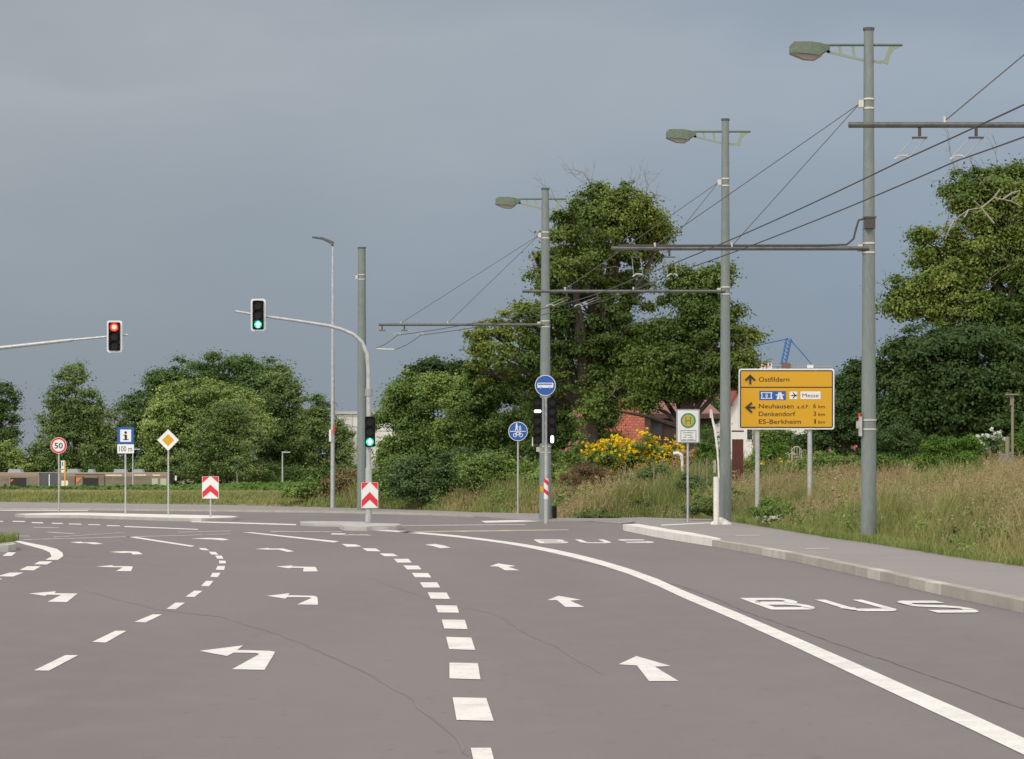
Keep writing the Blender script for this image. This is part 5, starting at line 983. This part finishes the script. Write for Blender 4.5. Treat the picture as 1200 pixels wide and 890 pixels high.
# ------------------------------------------------------------------ grass
def patchnoise(P, s, seed):
    g = np.random.default_rng(seed); v = 0
    for k in range(7):
        a = g.uniform(0, 6.28); f = s * g.uniform(.5, 1.8); v = v + np.sin((P[:, 0] * math.cos(a) + P[:, 1] * math.sin(a)) * f + g.uniform(0, 6.28))
    return v / 7
def scatter(xr, yr, dens, tmax, seed, tmin=0.05):
    g = np.random.default_rng(seed); n = int((xr[1] - xr[0]) * (yr[1] - yr[0]) * dens); P = np.column_stack([g.uniform(*xr, n), g.uniform(*yr, n)])
    P = P[~inside_road(P)]; t = edge_dist(P); k = (t > tmin) & (t < tmax); vis = (np.abs(P[:, 0]) < P[:, 1] * .225 + 1.5); k &= vis; return P[k], t[k]
def blades(P, h, wd, lean, seed, ztop=None):
    """three-level tapering curved blades: 2 quads; returns V, F, tip"""
    g = np.random.default_rng(seed); n = len(P); z = zterr(P); a = g.uniform(0, 6.28, n); ld = np.stack([np.cos(a), np.sin(a)], 1) * (h * lean * g.random(n))[:, None]
    ld[:, 0] += h * .10     # a little wind
    b = g.uniform(-.8, .8, n); sx = np.cos(b) * wd / 2; sy = np.sin(b) * wd / 2
    V = np.zeros((n, 6, 3)); T = np.zeros((n, 6))
    for i, (u, w_) in enumerate(((0, 1), (.55, .8), (1, .25))):
        cx = P[:, 0] + ld[:, 0] * u ** 2; cy = P[:, 1] + ld[:, 1] * u ** 2; cz = z + h * u * (1 - .12 * u)
        V[:, 2 * i] = np.stack([cx - sx * w_, cy - sy * w_, cz], 1); V[:, 2 * i + 1] = np.stack([cx + sx * w_, cy + sy * w_, cz], 1); T[:, 2 * i:2 * i + 2] = u ** 2 * .55
    base = np.arange(n)[:, None] * 6; Fq = np.concatenate([base + np.array([0, 1, 3, 2]), base + np.array([2, 3, 5, 4])]); tips = V[:, 4:6].mean(1)
    return V.reshape(-1, 3), Fq, T.ravel(), tips
def grassfield(name, label, m, P, h, wd, lean, seed):
    V, Fq, T, tips = blades(P, h, wd, lean, seed); o = npmesh(name, V, Fq, m, tip=T); tag(o, label, 'grass', kind='stuff'); return tips
def seedheads(name, label, m, tips, n, leaf, rad, seed):
    g = np.random.default_rng(seed); k = g.choice(len(tips), min(len(tips), n), replace=False); C = tips[k]; V = clump_leaves(C, np.full(len(C), rad), 5, leaf, np.tile([0, -.3, .2], (len(C), 1)), seed, 1.8)
    tag(npmesh(name, V, quads(len(V) // 4), m), label, 'grass', kind='stuff')
# right bank
P, t = scatter((5.5, 17), (30, 82), 330, 13, 201); g = np.random.default_rng(5); pn = patchnoise(P, .9, 3) + g.normal(size=len(P)) * .22
hh = (.18 + .40 * ss(t / 1.6)) * (.5 + .9 * g.random(len(P))) * (1 + .7 * patchnoise(P, 1.6, 9)) * (1 + .4 * patchnoise(P, 4, 10)); dry = (pn + .35 * ss((t - .6) / 2) > .20)
wd = .010 + .00012 * P[:, 1] 
grassfield('meadow_grass', 'green grass growing on the roadside bank at right', gr_green, P[~dry], hh[~dry], wd[~dry], .55, 211)
tips = grassfield('meadow_grass', 'dry straw coloured grass on the roadside bank at right', gr_straw, P[dry], hh[dry] * 1.12, wd[dry] * .8, .6, 212)
seedheads('seed_heads', 'pinkish tan seed heads over the grass bank at right', leafmat('seed_head', [(.23, .17, .085), (.34, .26, .135), (.46, .37, .22)], .4), tips[tips[:, 2] > .5], 15000, .045, .055, 213)
def weeds(label, xr, yr, n, tmax, m, leaf, seed, hmax=.6, rad=.2, per=26):
    g = np.random.default_rng(seed); P, t = scatter(xr, yr, n * 6 / ((xr[1] - xr[0]) * (yr[1] - yr[0])), tmax, seed, .25); pnn = patchnoise(P, .7, seed + 1); P = P[pnn > .05][:n]
    k = len(P); C = np.repeat(P, 3, 0) + g.normal(size=(k * 3, 2)) * .12; hq = np.repeat(hmax * (.35 + .65 * g.random(k)), 3) * np.tile([.35, .7, 1.0], k)
    C = np.column_stack([C, zterr(C) + hq]); V = clump_leaves(C, np.full(len(C), rad), per, leaf, np.tile([0, -.2, .4], (len(C), 1)), seed + 2, 1.1)
    tag(npmesh('weeds', V, quads(len(V) // 4), m), label, 'weeds', kind='stuff')
weeds('green leafy weeds scattered through the right bank', (6, 16), (33, 80), 260, 12, lf_shrub, .07, 601, .5, .15)
weeds('yellow green weeds scattered through the right bank', (6, 16), (33, 80), 200, 12, MATS['leaves_bramble'] if 'leaves_bramble' in MATS else lf_bright, .06, 611, .65, .13)
weeds('rusty dock stalks scattered through the right bank', (6, 16), (36, 80), 60, 12, lf_brown, .04, 621, .85, .08, 30)
g = np.random.default_rng(66); n_ = 4200; u = g.uniform(33, 80, n_); ex = np.interp(u, [e[1] for e in EDGE[:11]], [e[0] for e in EDGE[:11]]); P = np.column_stack([ex + .14 - .26 * g.random(n_) ** 2 * (.4 + .6 * np.sin(u * 1.7) ** 2), u])
V, Fq, T, tips = blades(P, .06 + .16 * g.random(n_), np.full(n_, .012), .9, 67); V[:, 2] += (.14 - zterr(P)).repeat(6); tag(npmesh('meadow_grass', V, Fq, gr_green, tip=T), 'low grass spilling over the back edge of the pavement', 'grass', kind='stuff')
# middle verge
P, t = scatter((-7, 10), (74, 112), 210, 22, 221); pn = patchnoise(P, .6, 13) + g.normal(size=len(P)) * .25
hh = (.20 + .55 * ss(t / 2)) * (.5 + .9 * g.random(len(P))) * (1 + .7 * patchnoise(P, 1.1, 19)) * (1 + .4 * patchnoise(P, 3, 20)); dry = pn > .22; wd = .008 + .00018 * P[:, 1]
grassfield('meadow_grass', 'green grass along the middle of the verge', gr_green, P[~dry], hh[~dry], wd[~dry], .55, 231)
tips = grassfield('meadow_grass', 'straw coloured grass along the middle of the verge', gr_straw, P[dry], hh[dry] * 1.15, wd[dry], .55, 232)
seedheads('seed_heads', 'tan seed heads over the middle verge', MATS['seed_head'], tips, 8000, .06, .08, 233)
weeds('green weeds scattered along the middle verge', (-7, 9), (76, 108), 330, 18, lf_shrub, .10, 631, .75, .24)
weeds('pale green weeds scattered along the middle verge', (-7, 9), (76, 108), 260, 18, MATS['leaves_bramble'], .09, 641, .8, .22)
weeds('brown seeded weeds scattered along the middle verge', (-7, 9), (76, 108), 120, 18, lf_brown, .06, 651, 1.0, .14, 30)
# left verge
P, t = scatter((-52, -4), (96, 165), 75, 16, 241); pn = patchnoise(P, .35, 23) + g.normal(size=len(P)) * .3 + .5 * ss((t - 2) / 6) - .3
hh = (.18 + .42 * ss(t / 3)) * (.6 + .7 * g.random(len(P))); hh = np.where(P[:, 0] > -9, hh * 1.2, hh * .58); dry = pn > .22; wd = .02 + .00025 * P[:, 1]
grassfield('meadow_grass', 'green grass strip along the far road edge at left', gr_green, P[~dry], hh[~dry], wd[~dry], .5, 251)
grassfield('meadow_grass', 'tan grass strip in front of the green crop field', gr_straw, P[dry], hh[dry], wd[dry], .5, 252)
# crop field
n = 42000; g = np.random.default_rng(8); Y_ = 142 + 112 * g.random(n) ** 1.1; X_ = -(Y_ * .21) + (Y_ * .165) * g.random(n) + 0; P = np.column_stack([X_, Y_]); k = (edge_dist(P) > 12) & ~inside_road(P); P = P[k]
C = np.column_stack([P, zterr(P) + .14 + .1 * g.random(len(P)) + .35 * ss((P[:, 0] + 48) / 25) * ss((P[:, 1] - 170) / 60)]); V = clump_leaves(C, np.full(len(C), .35), 4, .34, np.tile([0, -.3, .6], (len(C), 1)), 261, .6)
tag(npmesh('crop_plants', V, quads(len(V) // 4), lf_crop), 'green crop field in front of the beige bus', 'crops', kind='stuff')
# tan mound of tall weeds around the slim lamp and dark mast
shrub('weed_clump', 'tan tall weeds around the dark mast foot', 'plant', 112, [(400, 570, 16, 18), (380, 578, 14, 12), (415, 575, 14, 18), (436, 572, 12, 18)], leafmat('weeds_tan', [(.14, .13, .05), (.24, .19, .085), (.33, .25, .13)], .5), 190, 45, .2, .42, 121)
shrub('weed_clump', 'green weeds at the left foot of the thicket', 'plant', 112, [(350, 577, 18, 8), (365, 572, 14, 10)], lf_shrub, 70, 40, .2, .4, 123, stems=False)
shrub('weed_clump', 'white flowered weeds on the right verge beyond the near mast', 'plant', 44.5, [(1117, 644, 9, 8), (1124, 636, 7, 8), (1110, 650, 7, 5)], lf_blue, 50, 26, .05, .12, 125, zb=.15, stems=False, extra=('flowers', pet_w, 60, .035, .05))
shrub('weed_clump', 'small white flowered weed at pavement edge between the near masts', 'plant', 62, [(905, 611, 6, 3), (899, 613, 4, 3), (934, 616, 5, 3)], gr_short, 20, 26, .06, .13, 127, zb=.15, stems=False, extra=('flowers', pet_w, 34, .05, .04))
for i, (px, py, Yq, lab) in enumerate(((1170, 640, 42, 'dense green weed clump near the right edge'), (1035, 625, 51, 'dark green nettles right of the near mast foot'), (825, 590, 72, 'green weeds at the left of the short white tube'), (700, 603, 81.5, 'fresh grass tuft right of the bus signal post'), (905, 592, 64, 'leafy green weeds in the bank below the yellow board'), (750, 590, 84, 'light green weeds left of the stop sign post'))):
    shrub('weed_clump', lab, 'plant', Yq, [(px, py + 4, 15, 10), (px + 14, py + 8, 12, 7), (px - 14, py + 7, 11, 6)], [lf_shrub, lf_shrub, MATS['leaves_bramble'], MATS['leaves_bramble'], lf_shrub, MATS['leaves_bramble']][i], 70, 40, .07 + .0006 * Yq, .22, 131 + i, stems=False)
# grass at the left near island
g = np.random.default_rng(77); c0 = PX(-30, 637, .12); P = np.column_stack([g.uniform(c0[0] - 4, PX(6, 637, .12)[0], 5000), g.uniform(PX(0, 640, .12)[1], PX(0, 634.5, .12)[1] , 5000)])
V, Fq, T, tips = blades(P, .08 + .16 * g.random(5000), np.full(5000, .02), .6, 78); V[:, 2] += .16; tag(npmesh('island_grass', V, Fq, gr_green, tip=T), 'tuft of grass on the island at the left edge', 'grass', kind='stuff')
